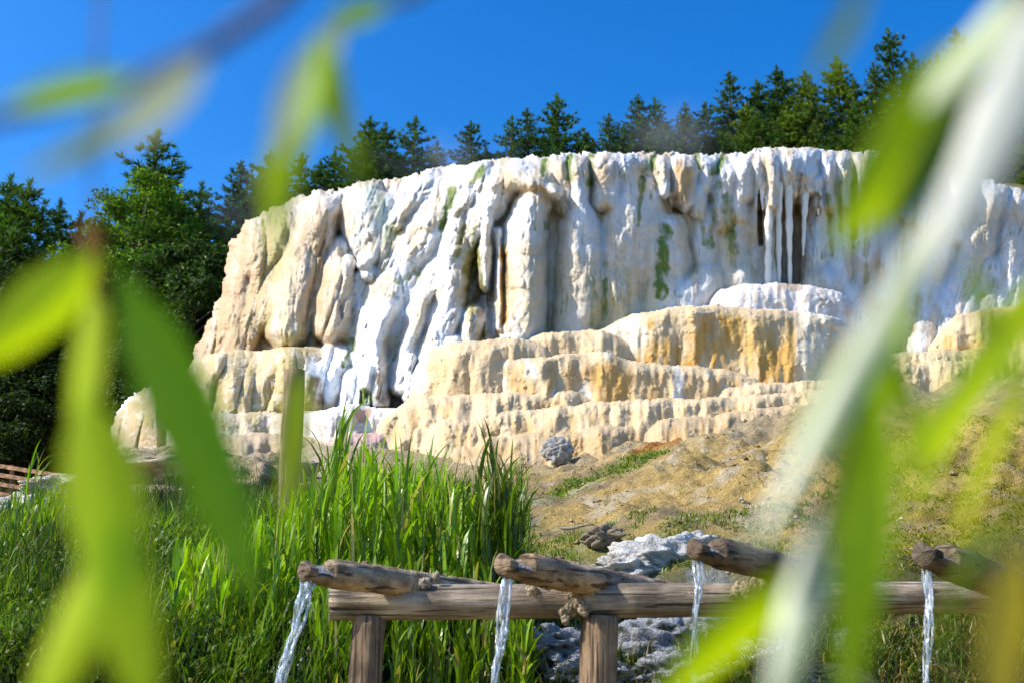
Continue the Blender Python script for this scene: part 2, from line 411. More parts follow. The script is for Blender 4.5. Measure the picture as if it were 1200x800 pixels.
H = np.zeros_like(PX)
def lobe(pts, bulge, base=0.0, p=.6):
    """a draped lobe: spine of (x, y, half width) in photo units"""
    global H
    xs = [q[0] for q in pts]; ys = [q[1] for q in pts]; wm = max(q[2] for q in pts) * 1.15
    x0, x1 = min(xs) - wm, max(xs) + wm; y0, y1 = min(ys) - wm, max(ys) + wm
    i0, i1 = np.searchsorted(gy, [y0, y1]); j0, j1 = np.searchsorted(gx, [x0, x1])
    if i1 <= i0 or j1 <= j0: return
    qx = PX[i0:i1, j0:j1]; qy = PY[i0:i1, j0:j1]
    qx = qx + 2.5 * fbm(qx / 22, qy / 30, 41, 3); qy = qy + 3 * fbm(qx / 18, qy / 22, 43, 3)
    best = np.full(qx.shape, 9.0)
    if len(pts) == 1: pts = [pts[0], (pts[0][0], pts[0][1] + .5, pts[0][2])]
    for (ax, ay, aw), (bx, by, bw) in zip(pts[:-1], pts[1:]):
        t = np.clip(((qx - ax) * (bx - ax) + (qy - ay) * (by - ay)) / ((bx - ax)**2 + (by - ay)**2), 0, 1)
        d = np.hypot(qx - ax - t * (bx - ax), qy - ay - t * (by - ay)) / (aw + t * (bw - aw))
        best = np.minimum(best, d)
    h = np.where(best < 1, base + bulge * np.maximum(1 - best**2, 0)**p, 0)
    a_ = H[i0:i1, j0:j1]; kk = .16; m_ = np.clip(.5 + .5 * (h - a_) / kk, 0, 1)
    H[i0:i1, j0:j1] = np.where(best < 1, a_ * (1 - m_) + h * m_ + kk * m_ * (1 - m_), a_)

LOBES = [
 ([(300,262,28),(276,330,26),(258,380,30),(238,412,28)],.7), ([(330,250,24),(305,320,22),(288,380,24),(262,425,24)],.62),
 ([(350,242,22),(330,300,24),(308,372,22)],.5), ([(378,245,26),(354,300,30),(342,350,32),(336,384,28)],.95),
 ([(390,230,22),(386,256,17)],.6), ([(396,290,13),(381,330,17),(371,362,14)],.45),
 ([(402,314,17),(392,350,26),(389,384,24)],.95), ([(421,330,12),(418,360,12),(410,392,12)],.5),
 ([(425,228,27),(432,255,38),(440,290,27),(425,312,9)],.9), ([(440,270,12),(431,322,13)],.75),
 ([(556,205,26),(510,250,30),(470,310,32),(442,370,34),(432,420,32)],.8), ([(590,215,24),(550,260,24),(522,320,28),(490,380,32),(470,440,28)],.85),
 ([(500,215,22),(478,240,18),(462,262,12)],.75), ([(545,230,15),(530,280,15),(518,335,14)],1.0), ([(570,250,11),(568,335,8)],.9), ([(583,270,7),(586,385,5)],.7),
 ([(530,330,20),(520,370,26),(505,420,22)],1.2), ([(500,345,13),(480,400,15),(468,450,16)],1.15), ([(455,360,15),(440,400,17),(445,470,14)],1.2),
 ([(552,372,17),(547,396,15)],1.0), ([(530,400,14),(528,445,12)],1.3), ([(480,420,12),(478,462,10)],1.35), ([(412,440,12),(405,475,12)],1.0),
 ([(500,440,10),(498,470,8)],1.4), ([(432,430,14),(425,470,14)],1.3), ([(395,420,24),(380,445,20),(362,470,20)],.85),
 ([(580,216,16),(606,208,22),(634,216,18),(650,226,10)],1.05), ([(612,240,14),(604,300,10)],.5),
 ([(628,232,22),(616,270,28),(612,330,30),(612,395,30)],.95), ([(596,300,8),(594,390,8)],.5), ([(654,190,13),(660,240,14)],.55),
 ([(678,190,11),(680,235,13),(680,272,27),(682,330,32),(680,392,34)],1.0), ([(705,195,13),(708,235,15)],.7),
 ([(740,226,20),(735,260,31),(728,320,29),(725,388,28)],.85), ([(757,222,15),(766,270,25),(770,330,24),(768,365,24)],.65),
 ([(790,268,17),(786,300,26),(785,362,26)],.8), ([(716,194,19),(718,238,15)],.75), ([(732,190,13),(738,215,15)],.75), ([(776,192,12),(780,226,9)],.95),
 ([(800,200,21),(801,232,17)],1.05), ([(828,192,14),(828,216,13)],.8), ([(820,225,12),(818,250,10)],.75),
 ([(852,205,17),(850,240,19),(850,262,12)],.95), ([(866,215,12),(866,250,14)],.8),
 ([(876,196,17),(874,226,15)],1.0), ([(892,194,15),(892,240,11)],1.2), ([(906,188,17),(905,240,11)],1.35), ([(928,192,24),(930,222,20)],1.3),
 ([(944,188,19),(948,222,13)],1.15), ([(958,212,9),(958,240,10)],1.05), ([(971,190,13),(974,240,9)],.9), ([(990,192,13),(992,240,10)],.85), ([(1012,190,14),(1012,250,11)],.9), ([(1036,192,14),(1036,240,10)],.8),
 ([(1062,200,14),(1060,250,12)],.7), ([(1085,205,16),(1084,260,14)],.7),
 ([(830,255,17),(828,335,17)],.5), ([(862,262,20),(862,335,20)],.55), ([(888,235,14),(888,335,17)],.55), ([(905,235,9),(905,335,10)],.95),
 ([(957,245,14),(957,335,17)],.55), ([(985,240,15),(985,340,17)],.5), ([(1015,240,15),(1015,350,16)],.5), ([(1042,240,14),(1042,350,16)],.5),
 ([(830,332,26),(812,350,28),(800,372,26)],1.1), ([(868,328,24),(880,345,26)],.9), ([(965,338,30)],.9), ([(1000,350,26),(1005,390,26)],.8),
 ([(1130,222,18),(1124,270,20)],.8), ([(1166,226,18),(1150,280,22),(1130,332,20)],.9), ([(1192,240,17),(1186,300,20),(1180,330,18)],.8), ([(1222,245,20),(1215,330,20)],.8),
 ([(1100,300,22),(1094,400,30)],.7), ([(1136,335,26),(1118,402,30)],.95), ([(1160,320,26),(1168,370,24)],.9), ([(1195,330,20),(1205,400,22)],.7), ([(1250,280,20),(1240,400,20)],.7),
 ([(1080,340,20),(1075,410,20)],.7),
]
for l in LOBES: lobe(l[0], l[1] * (1.0 if l[0][0][0] < 645 else (.6 if l[0][0][1] > 228 else .64)))
# procedural drapery: rounded lobes with sharp creases, at three sizes
def drape(xs, ys, sx, sy, s):
    f1, f2, idr = worley(xs / sx + .25 * fbm(ys / sy / 1.7, xs / sx / 2, s + 3, 2), ys / sy, s)
    r = np.clip((f2 - f1) / 1.0, 0, 1)
    return np.sqrt(1 - (1 - r)**2) * (1 - .45 * np.clip(f1, 0, 1)**2), idr
d1, i1_ = drape(XS, PY, 26, 95, 51); d2, i2_ = drape(XS + 2 * d1, PY, 10, 42, 52); d3, _ = drape(XS, PY, 4.6, 15, 53); d4, _ = drape(XS, PY, 3.6, 4.2, 54)
popm = sstep(.0, .35, fbm(XS / 18, PY / 26, 61, 4)) * (.08 + .92 * smoothw)
d1b, i1b = drape(XS + 30, PY, 44, 150, 57)
INS0, DIST0 = None, None
d5, i5_ = drape(XS + 4 * fbm(XS / 14, PY / 20, 71, 2), PY, 7.5, 15, 58); flm5 = sstep(-.05, .3, fbm(XS / 36, PY / 30, 72, 3)) * i5_
topfade = .35 + .65 * sstep(0, 34, PY - np.interp(PX, [96, 260, 345, 420, 545, 690, 1080, 1200, 1330], [400, 300, 232, 213, 190, 178, 182, 222, 244]))
meso = topfade * smoothw * (.24 * d1b * (.35 + i1b) + .10 * d1 * (.05 + i1_**1.5) + .07 * d2 * i2_**2) + (.05 + .075 * sstep(390, 420, PX) * (1 - sstep(585, 610, PX))) * d5 * flm5 * (.25 + .75 * smoothw) + popm * .024 * d4 + .09 * fbm(XS / 44, PY / 60, 62, 3) + .012 * fbm(XS / 9, PY / 34, 63, 2) + .005 * fbm(PX / 4, PY / 5, 64, 2)
flm = sstep(-.1, .35, fbm(XS / 26, PY / 30, 67, 3))
flute = (1 - np.abs(pn(XS / 5.5 + .4 * pn(XS / 9, PY / 20, 68), PY / 75, 69)) * 2.2)
meso = meso + .030 * flute * flm * (.1 + .9 * smoothw) + .012 * (1 - np.abs(pn(XS / 2.6, PY / 30, 70)) * 2) * flm
Dwall = Dw - H - meso
# dark slots behind the stalactites and at the foot of the left cascade
def slot(cx, y0, y1, w, dep):
    m = (1 - sstep(.6, 1.05, np.abs(PX - cx - 1.5 * fbm(PX / 9, PY / 40, 66, 2)) / w)) * sstep(y0 - 8, y0 + 6, PY) * (1 - sstep(y1 - 2, y1 + 6, PY))
    return dep * m
Dwall = Dwall + slot(918, 232, 335, 8, .22) + slot(933, 240, 335, 6, .22) + slot(891, 226, 285, 3.5, .5) + slot(560, 315, 395, 9, .16) + slot(574, 330, 390, 4, .22) + slot(592, 300, 380, 3, .12) + slot(794, 232, 246, 8, .2) + slot(367, 444, 468, 12, 1.4) + slot(426, 455, 472, 6, .3)

# ledges: (top edge polyline, bottom y, depth at middle, plan bow, lip radius px, name)
LEDGES = [
 ('A', [(828,352),(845,338),(870,334),(905,332),(950,334),(985,343),(1000,356)], 19.05, .55, 9),
 ('A3', [(1088,405),(1104,386),(1120,371),(1150,363),(1200,358),(1270,352),(1335,356)], 19.2, .5, 10),
 ('B2', [(590,408),(606,397),(650,388),(702,387),(738,398),(768,424),(780,440)], 17.75, .5, 8),
 ('B', [(690,396),(704,385),(740,370),(788,360),(840,358),(900,363),(950,366),(985,374),(1006,392)], 18.0, .85, 8),
 ('C0', [(476,452),(486,428),(500,411),(530,402),(560,398),(605,396),(640,404),(660,425)], 17.45, .55, 10),
 ('C', [(552,440),(565,424),(590,418),(640,418),(680,415),(700,412),(722,416),(745,423),(790,428),(850,432),(882,440),(902,452)], 17.15, .6, 8),
 ('E', [(826,463),(838,455),(872,450),(930,447),(985,444),(1040,441),(1060,448)], 17.3, .4, 6),
 ('R2', [(1008,428),(1022,417),(1050,413),(1100,411),(1200,405),(1335,398)], 18.0, .4, 5),
 ('R3', [(1000,440),(1012,430),(1060,426),(1120,423),(1180,419),(1230,420)], 17.6, .4, 5),
 ('D', [(438,500),(452,484),(478,470),(520,464),(560,461),(622,460),(652,456),(690,461),(706,470)], 16.75, .5, 7),
 ('F', [(468,512),(486,498),(520,490),(560,486),(622,479),(700,471),(760,468),(828,466),(900,462),(960,458),(1010,456),(1040,462)], 16.4, .5, 6),
 ('G', [(520,540),(534,520),(560,514),(602,508),(650,505),(700,500),(742,496),(792,490),(860,482),(930,474),(970,476)], 15.9, .45, 7),
 ('L1', [(214,440),(228,420),(258,412),(300,410),(345,407),(392,403),(404,415)], 19.3, .9, 22),
 ('L3', [(196,505),(214,486),(258,482),(300,484),(350,482),(404,480),(420,492)], 18.2, .5, 7),
 ('L4', [(345,500),(360,484),(384,478),(410,474),(450,477),(486,478),(500,490)], 17.3, .5, 7),
 ('L5', [(180,535),(205,516),(260,508),(320,508),(372,512),(400,522)], 17.3, .5, 8),
 ('L6', [(372,530),(384,512),(420,507),(470,506),(492,516)], 16.9, .4, 7),
 ('L2', [(118,545),(128,508),(138,482),(158,460),(182,449),(204,452),(222,470),(236,500)], 20.0, 1.2, 26),
]
D = Dwall.copy(); LID = np.zeros(D.shape, int)
for k, (nm, top, dc, bow, lip) in enumerate(LEDGES, 1):
    tx = np.array([t[0] for t in top], float); ty = np.array([t[1] for t in top], float)
    ja, jb = np.searchsorted(gx, [tx[0], tx[-1]]); ia, ib = np.searchsorted(gy, [ty.min() - 14, ty.max() + 120])
    if True:
        PXa, PYa, Da, La = PX, PY, D, LID
        PX, PY = PXa[ia:ib, ja:jb], PYa[ia:ib, ja:jb]; D = Da[ia:ib, ja:jb]; LID = La[ia:ib, ja:jb]
    inx = (PX > tx[0]) & (PX < tx[-1])
    yt = np.interp(PX + 3 * fbm(PX / 30, PY / 200, 70 + k, 2), tx, ty) + (3.6 if nm in ('D', 'F', 'G', 'E', 'R2', 'R3', 'L3', 'L5') else 2.5) * fbm(PX / 36, PY * 0, 80 + k, 4)
    uu = np.clip((PX - (tx[0] + tx[-1]) / 2) / ((tx[-1] - tx[0]) / 2), -1, 1)
    # plan: bowed front, and it follows the wall's plan loosely
    pw = np.interp(PX, [90, 330, 520, 620, 700, 900, 1200, 1330], [1.2, .7, .15, 0, .05, .35, .75, 1.0])
    pw0 = np.interp((tx[0] + tx[-1]) / 2, [90, 330, 520, 620, 700, 900, 1200, 1330], [1.2, .7, .15, 0, .05, .35, .75, 1.0])
    Dl = dc + bow * (1 - np.sqrt(np.maximum(1 - np.abs(uu)**2.6, 0))) + (pw - pw0) * .8
    dy = PY - yt
    lip = lip * np.clip(1.7 + 1.2 * fbm(PX / 45, PX * 0, 280 + k, 2), .8, 3)
    q = np.clip(1 - dy / lip, 0, 1)
    Dl = Dl + lip * .017 * 1.6 * (1 - np.sqrt(np.maximum(1 - q**2, 0)))
    e1, j1 = drape(PX + .12 * (PY - yt) + 9 * fbm(PX / 26, (PY - yt) / 60, 270 + k, 2), 40 + 0 * PY, 46, 90, 100 + k); e2, j2 = drape(PX, PY - yt, 9, 80, 130 + k); e3, _ = drape(PX + 2 * fbm(PX / 6, PY / 6, 165, 2), PY, 4.4, 5.5, 160 + k)
    pop = sstep(-.1, .35, fbm(PX / 26, PY / 14, 190 + k, 3) + .5 * (1 - sstep(0, 26, dy)))
    am = 1.0
    if nm in ('B', 'C'): am = .55
    if nm in ('L2', 'L1'): am = 3.4
    if nm in ('L1', 'L2'): e1, j1 = drape(PX + .3 * (PY - yt) + 4 * fbm(PX / 24, (PY - yt) / 60, 270 + k, 2), PY - yt + 30 * pn(PX / 30, PX * 0, 275), 26, 90, 100 + k)
    dr = np.exp(-np.maximum(dy, 0) / np.interp(j2, [0, 1], [10, 55]))      # drips fade out down the front
    gate = sstep(-.15, .3, fbm(PX / 22, PY / 60, 240 + k, 3))
    fl = 1 - np.abs(pn(PX / 5 + .4 * pn(PX / 9, PY / 16, 250 + k), (PY - yt) / 70, 260 + k)) * 2.2
    Dl = Dl - am * (.07 * e1 * (.3 + j1) + .028 * e2 * j2 * (.1 + dr) * gate + .010 * fl * gate * (.2 + dr)) - .032 * e3 * pop * sstep(-.1, .4, fbm(PX / 12, PY / 9, 245 + k, 3)) - .26 * fbm(PX / 60, PY / 160, 220 + k, 4) - .005 * fbm(PX / 4, PY / 7, 230 + k, 3)
    Dl = Dl - (.27 if nm in ('D', 'F', 'G', 'E', 'R2', 'R3', 'L3', 'L5', 'L6') else .22) * np.clip(dy / (30 if nm in ('D', 'F', 'G', 'E', 'R2', 'R3', 'L3', 'L5', 'L6') else 60), 0, 1.5)
    win = inx & (dy > 0) & (Dl < D)
    D[...] = np.where(win, Dl, D); LID[...] = np.where(win, k, LID)
    PX, PY, D, LID = PXa, PYa, Da, La

# outline of the mound
SIL = [(118,600),(122,545),(128,508),(138,480),(158,458),(185,448),(206,450),(222,425),(232,400),(245,372),(258,345),(262,318),(268,286),(284,262),(310,248),(345,232),(372,223),(400,222),(420,213),(470,208),(510,196),(545,190),(590,185),(640,182),(690,178),(740,178),(800,180),(860,180),(892,174),(940,172),(990,176),(1040,177),(1080,182),(1120,196),(1142,206),(1172,213),(1200,222),(1330,244),(1330,600)]
def sil_inside(px, py):
    poly = SIL; ins = np.zeros(px.shape, bool); dist = np.full(px.shape, 1e9)
    m = len(poly)
    for i in range(m):
        x0, y0 = poly[i]; x1, y1 = poly[(i + 1) % m]
        c = ((y0 > py) != (y1 > py)) & (px < (x1 - x0) * (py - y0) / ((y1 - y0) if y1 != y0 else 1e-9) + x0)
        ins ^= c
        if i < m - 3:
            t = np.clip(((px - x0) * (x1 - x0) + (py - y0) * (y1 - y0)) / ((x1 - x0)**2 + (y1 - y0)**2), 0, 1)
            dist = np.minimum(dist, np.hypot(px - x0 - t * (x1 - x0), py - y0 - t * (y1 - y0)))
    return ins, dist
nzx = 3.5 * fbm(PX / 16, PY / 16, 300, 3) + 1.5 * pn(PX / 5, PY / 5, 305); nzy = 3.0 * fbm(PX / 14, PY / 14, 301, 3) + 1.6 * pn(PX / 5, PY / 5, 306)
INS, DIST = sil_inside(PX + nzx, PY + nzy)
R = np.interp(PX, [100, 250, 400, 520, 620, 700, 1330], [26, 34, 30, 30, 22, 16, 16])
q = np.clip(1 - DIST / R, 0, 1)
D = D + R * .017 * 1.5 * (1 - np.sqrt(np.maximum(1 - q**2, 0)))
P = at(PX, PY, D)

# ---- mineral colours
WHITE = (.64, .645, .64); CREAM = (.60, .49, .335); TAN = (.48, .325, .165); OCHRE = (.47, .265, .055); OLIVE = (.36, .305, .10); GREEN = (.11, .17, .015); BROWN = (.20, .13, .06)
Cm = np.empty(P.shape); Cm[:] = WHITE
sn = fbm(XS / 9, PY / 70, 401, 4); sn2 = fbm(XS / 24, PY / 60, 402, 4); fn = fbm(PX / 10, PY / 10, 403, 4)
def paint(c, cx, cy, rx, ry, a=1.0, s=0, streak=.5):
    global Cm
    i0, i1 = np.searchsorted(gy, [cy - ry * 1.7, cy + ry * 1.7]); j0, j1 = np.searchsorted(gx, [cx - rx * 1.7, cx + rx * 1.7]); w_ = (slice(i0, i1), slice(j0, j1))
    m = blob(PX[w_], PY[w_], cx, cy, rx, ry, .55, 500 + s, .3, 22.) * np.clip(1.05 - streak * .35 + streak * sn[w_] * 1.3, 0, 1) * a
    Cm[w_] = mixc(Cm[w_], c, np.clip(m, 0, 1))
Cm = mixc(Cm, CREAM, sstep(-.05, .45, sn2) * .8); Cm = mixc(Cm, TAN, sstep(.25, .6, sn) * sstep(-.1, .4, fbm(PX / 70, PY / 60, 404, 2)) * .45)
for a in [(CREAM, 310, 330, 95, 130, 1.0), (TAN, 285, 340, 55, 120, .9), (TAN, 365, 320, 28, 85, .7), (TAN, 250, 400, 40, 40, .8), (OLIVE, 330, 300, 20, 90, .55), ((.64, .56, .36), 640, 350, 60, 60, .8), ((.62, .55, .34), 740, 355, 60, 45, .8), ((.66, .58, .40), 860, 320, 60, 30, .5), (TAN, 275, 350, 30, 90, .7), (TAN, 262, 400, 40, 40, .7), (OLIVE, 318, 270, 22, 70, .55), (OLIVE, 310, 360, 22, 50, .4), (TAN, 372, 290, 16, 60, .6),
          (TAN, 390, 250, 22, 24, .7), (CREAM, 345, 350, 32, 50, .8), (TAN, 388, 355, 22, 40, .8), (OLIVE, 345, 400, 40, 16, .6), (TAN, 380, 395, 30, 12, .8),
          (CREAM, 545, 270, 22, 50, .4), (CREAM, 612, 215, 34, 20, .85), (TAN, 590, 210, 14, 12, .6), (TAN, 625, 222, 20, 8, .7), (CREAM, 615, 330, 32, 75, .9), (TAN, 596, 350, 12, 55, .6),
          (CREAM, 650, 260, 20, 60, .6), (TAN, 655, 205, 8, 25, .5), (CREAM, 690, 340, 70, 65, .75), (TAN, 708, 205, 12, 26, .6), (CREAM, 735, 300, 30, 80, .55), (OLIVE, 710, 370, 26, 36, .45), (CREAM, 770, 300, 30, 70, .6),
          (OCHRE, 800, 208, 18, 22, .8), (TAN, 803, 225, 14, 22, .8), (CREAM, 850, 240, 26, 30, .3), (TAN, 888, 190, 16, 10, .6), (TAN, 900, 215, 8, 50, .6), (TAN, 938, 215, 16, 12, .6), (CREAM, 905, 290, 18, 50, .7),
          (CREAM, 845, 300, 40, 45, .45), (TAN, 930, 300, 22, 60, .35), (TAN, 975, 230, 8, 40, .5), (CREAM, 1010, 220, 30, 50, .5), (TAN, 1160, 270, 14, 40, .5), (TAN, 1190, 260, 14, 40, .4), (CREAM, 1150, 280, 60, 60, .4)]:
    paint(*a[:6], s=int(a[1]), streak=.6)
# ledges: cream tops with ochre fronts
for k, (nm, top, dc, bow, lip) in enumerate(LEDGES, 1):
    m = (LID == k).astype(float)
    tx = np.array([t[0] for t in top], float); ty = np.array([t[1] for t in top], float)
    dy = PY - np.interp(PX, tx, ty)
    st = fbm(PX / 7, PY / 60, 600 + k, 4); st2 = fbm(PX / 26, PY / 50, 620 + k, 3)
    base = {'A': (.64, .57, .50), 'L4': (.64, .61, .57), 'L2': (.50, .37, .235), 'L3': (.54, .45, .33), 'L5': (.44, .34, .22), 'L6': (.48, .36, .30), 'G': (.48, .36, .21), 'L1': (.53, .43, .24)}.get(nm, (.59, .455, .275))
    Cm = mixc(Cm, base, m)
    och = {'B': .95, 'C': .55, 'C0': .26, 'A3': .6, 'B2': .18, 'D': .42, 'F': .42, 'G': .45, 'E': .3}.get(nm, .22)
    fr = m * sstep(4, 18, dy + 8 * st) * och * np.clip(.45 + .7 * st + 1.1 * st2, 0, 1)
    Cm = mixc(Cm, (.52, .29, .055), fr)
    Cm = mixc(Cm, (.38, .20, .06), m * och * sstep(.42, .75, st) * sstep(8, 20, dy) * .7)
    if nm == 'C':
        Cm = mixc(Cm, WHITE, m * sstep(.2, .5, -st2) * .6); Cm = mixc(Cm, (.55, .29, .05), m * blob(PX, PY, 715, 448, 34, 30, s=5) * .65)
    if nm == 'B':
        Cm = mixc(Cm, (.52, .33, .08), m * blob(PX, PY, 880, 400, 45, 32, s=6) * .6); Cm = mixc(Cm, (.78, .70, .54), m * blob(PX, PY, 730, 395, 40, 30, s=7) * .7)
        Cm = mixc(Cm, (.62, .58, .46), m * sstep(925, 945, PX) * .85)
    if nm == 'A3': Cm = mixc(Cm, (.36, .36, .05), m * blob(PX, PY, 1185, 385, 50, 22, s=8) * .8)
    if nm in ('R2', 'R3'): Cm = mixc(Cm, (.36, .33, .10), m * sstep(1080, 1130, PX) * .7)
    if nm in ('L1', 'L2', 'L3'): Cm = mixc(Cm, OLIVE, m * sstep(.0, .4, st2) * .55); Cm = mixc(Cm, (.70, .65, .55), m * sstep(.1, .5, fn) * .5)
    if nm == 'A': Cm = mixc(Cm, (.80, .76, .72), m * sstep(-.2, .3, fn) * .7)
# white cascade bottom left of centre stays white
m = blob(PX, PY, 400, 440, 44, 34, s=11) * (LID != 12); Cm = mixc(Cm, (.82, .84, .86), np.clip(m * 1.3, 0, 1))
m = blob(PX, PY, 488, 432, 14, 40, s=12); Cm = mixc(Cm, WHITE, m * .8)
# algae and dark seep streaks, plus brown filling the sunken slots
GL = np.interp
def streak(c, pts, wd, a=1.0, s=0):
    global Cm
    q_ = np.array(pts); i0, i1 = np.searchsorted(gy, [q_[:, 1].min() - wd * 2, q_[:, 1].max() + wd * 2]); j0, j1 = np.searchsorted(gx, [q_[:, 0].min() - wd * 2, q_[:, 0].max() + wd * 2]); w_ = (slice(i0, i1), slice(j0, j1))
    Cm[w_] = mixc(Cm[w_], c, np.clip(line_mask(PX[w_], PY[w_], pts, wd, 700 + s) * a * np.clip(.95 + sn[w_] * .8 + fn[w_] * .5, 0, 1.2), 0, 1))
for i, (c, pts, wd, a) in enumerate([
  (GREEN, [(779, 268), (777, 300), (774, 345)], 9, 1.0), (GREEN, [(853, 232), (855, 262), (860, 295)], 7, .95), (OLIVE, [(850, 240), (862, 310)], 9, .5), (GREEN, [(842, 215), (838, 240), (832, 290)], 5, .7), (GREEN, [(765, 180), (762, 192)], 9, .9), (GREEN, [(848, 184), (838, 200)], 7, .9), (GREEN, [(815, 182), (820, 195)], 5, .7),
  (GREEN, [(694, 185), (692, 215)], 6, .95), (GREEN, [(670, 184), (669, 210)], 6, .9), (GREEN, [(640, 190), (638, 202)], 6, .9), (GREEN, [(566, 198), (552, 215)], 6, .95), (GREEN, [(531, 222), (522, 250), (518, 270)], 5, .9), (GREEN, [(526, 240), (530, 225)], 6, .9), (OLIVE, [(545, 265), (535, 300)], 5, .8), (GREEN, [(484, 310), (490, 325)], 5, .8),
  (GREEN, [(556, 270), (558, 300), (564, 340)], 5, .95), (OLIVE, [(550, 300), (558, 390)], 14, .85), (BROWN, [(560, 320), (562, 370)], 6, .9), (OCHRE, [(590, 290), (590, 380)], 5, .95), (BROWN, [(592, 300), (592, 345)], 3, .9),
  (OLIVE, [(455, 270), (455, 300), (450, 340)], 6, .6), ((.50, .56, .36), [(430, 220), (450, 250), (455, 270)], 16, .6), (GREEN, [(468, 330), (478, 325)], 6, .7), (GREEN, [(412, 400), (405, 425)], 6, .9), (BROWN, [(444, 440), (446, 466)], 8, .95), (GREEN, [(425, 455), (428, 470)], 7, .9), (GREEN, [(434, 460), (436, 470)], 4, .8),
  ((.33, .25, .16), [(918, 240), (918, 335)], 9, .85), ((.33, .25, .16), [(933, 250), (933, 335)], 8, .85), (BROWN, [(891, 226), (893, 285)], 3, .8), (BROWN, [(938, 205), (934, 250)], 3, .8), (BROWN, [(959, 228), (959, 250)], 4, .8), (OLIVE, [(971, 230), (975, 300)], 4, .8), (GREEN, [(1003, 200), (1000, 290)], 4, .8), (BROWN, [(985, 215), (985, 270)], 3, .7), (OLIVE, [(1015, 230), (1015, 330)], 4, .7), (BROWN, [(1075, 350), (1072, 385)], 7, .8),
  (BROWN, [(793, 225), (793, 243)], 6, .9), (BROWN, [(786, 200), (790, 240)], 4, .7), (OCHRE, [(800, 190), (801, 235)], 8, .5), (GREEN, [(754, 210), (752, 222)], 5, .9), (GREEN, [(751, 225), (748, 265)], 3, .7), (GREEN, [(710, 327), (708, 350), (707, 372)], 4, .8), (GREEN, [(694, 325), (693, 380)], 4, .6), (OLIVE, [(735, 320), (733, 370)], 5, .6), (BROWN, [(661, 225), (668, 245)], 3, .6),
  (BROWN, [(384, 262), (372, 320), (356, 384)], 3, .6), (BROWN, [(368, 446), (370, 466)], 12, 1.0), (OLIVE, [(330, 250), (318, 330)], 7, .5), (OLIVE, [(1165, 330), (1150, 350)], 6, .5), (GREEN, [(820, 250), (826, 285)], 4, .6), (OLIVE, [(880, 240), (882, 330)], 5, .4)]):
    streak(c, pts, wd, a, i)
crest = (1 - sstep(3, 13, DIST + 5 * fn)) * sstep(-.15, .3, fbm(PX / 22, PY / 16, 780, 3))
Cm = mixc(Cm, (.52, .42, .28), crest * .85 * (PX > 300))
# faint seep streaks following the flow
g1 = sstep(.30, .62, fbm(XS / 3.6 + .5 * fbm(XS / 12, PY / 18, 771, 2), PY / 46, 770, 3)) * sstep(-.1, .35, fbm(XS / 40, PY / 50, 772, 3))
g2 = sstep(.34, .62, fbm(XS / 4.2 + .5 * fbm(XS / 12, PY / 18, 773, 2), PY / 60, 774, 3)) * sstep(-.05, .4, fbm(XS / 50, PY / 60, 775, 3))
Cm = mixc(Cm, (.34, .31, .13), g1 * (LID == 0) * (.55 - .33 * sstep(600, 680, PX))); Cm = mixc(Cm, (.46, .31, .15), g2 * .6)
g3 = sstep(.36, .6, fbm(XS / 3.4, PY / 36, 776, 3)) * sstep(.12, .42, fbm(XS / 46, PY / 40, 777, 3)) * (LID == 0); Cm = mixc(Cm, (.15, .20, .04), g3 * .75)
# small dark pores
pf, _, pid = worley(PX / 7, PY / 7, 750); Cm = mixc(Cm, (.30, .22, .13), (pid > .9) * (1 - sstep(.05, .05 + .2 * (pid - .9) * 10, pf)) * .7 * sstep(.05, .4, fbm(PX / 40, PY / 40, 751, 3)))
# a heart shaped rusty mark on the pale block at the foot
hx = (PX - 425) / 11.5; hy = -(PY - 489) / 11.0
Cm = mixc(Cm, (.52, .30, .17), ((hx**2 + hy**2 - .55)**3 - hx**2 * hy**3 * 1.6 < 0) * .8)
Cm = mixc(Cm, (.42, .27, .24), blob(PX, PY, 428, 514, 34, 9, s=77) * .6)
# damp, soil-stained foot
Cm = mixc(Cm, (.42, .33, .22), sstep(520, 560, PY + 10 * fn) * .7)

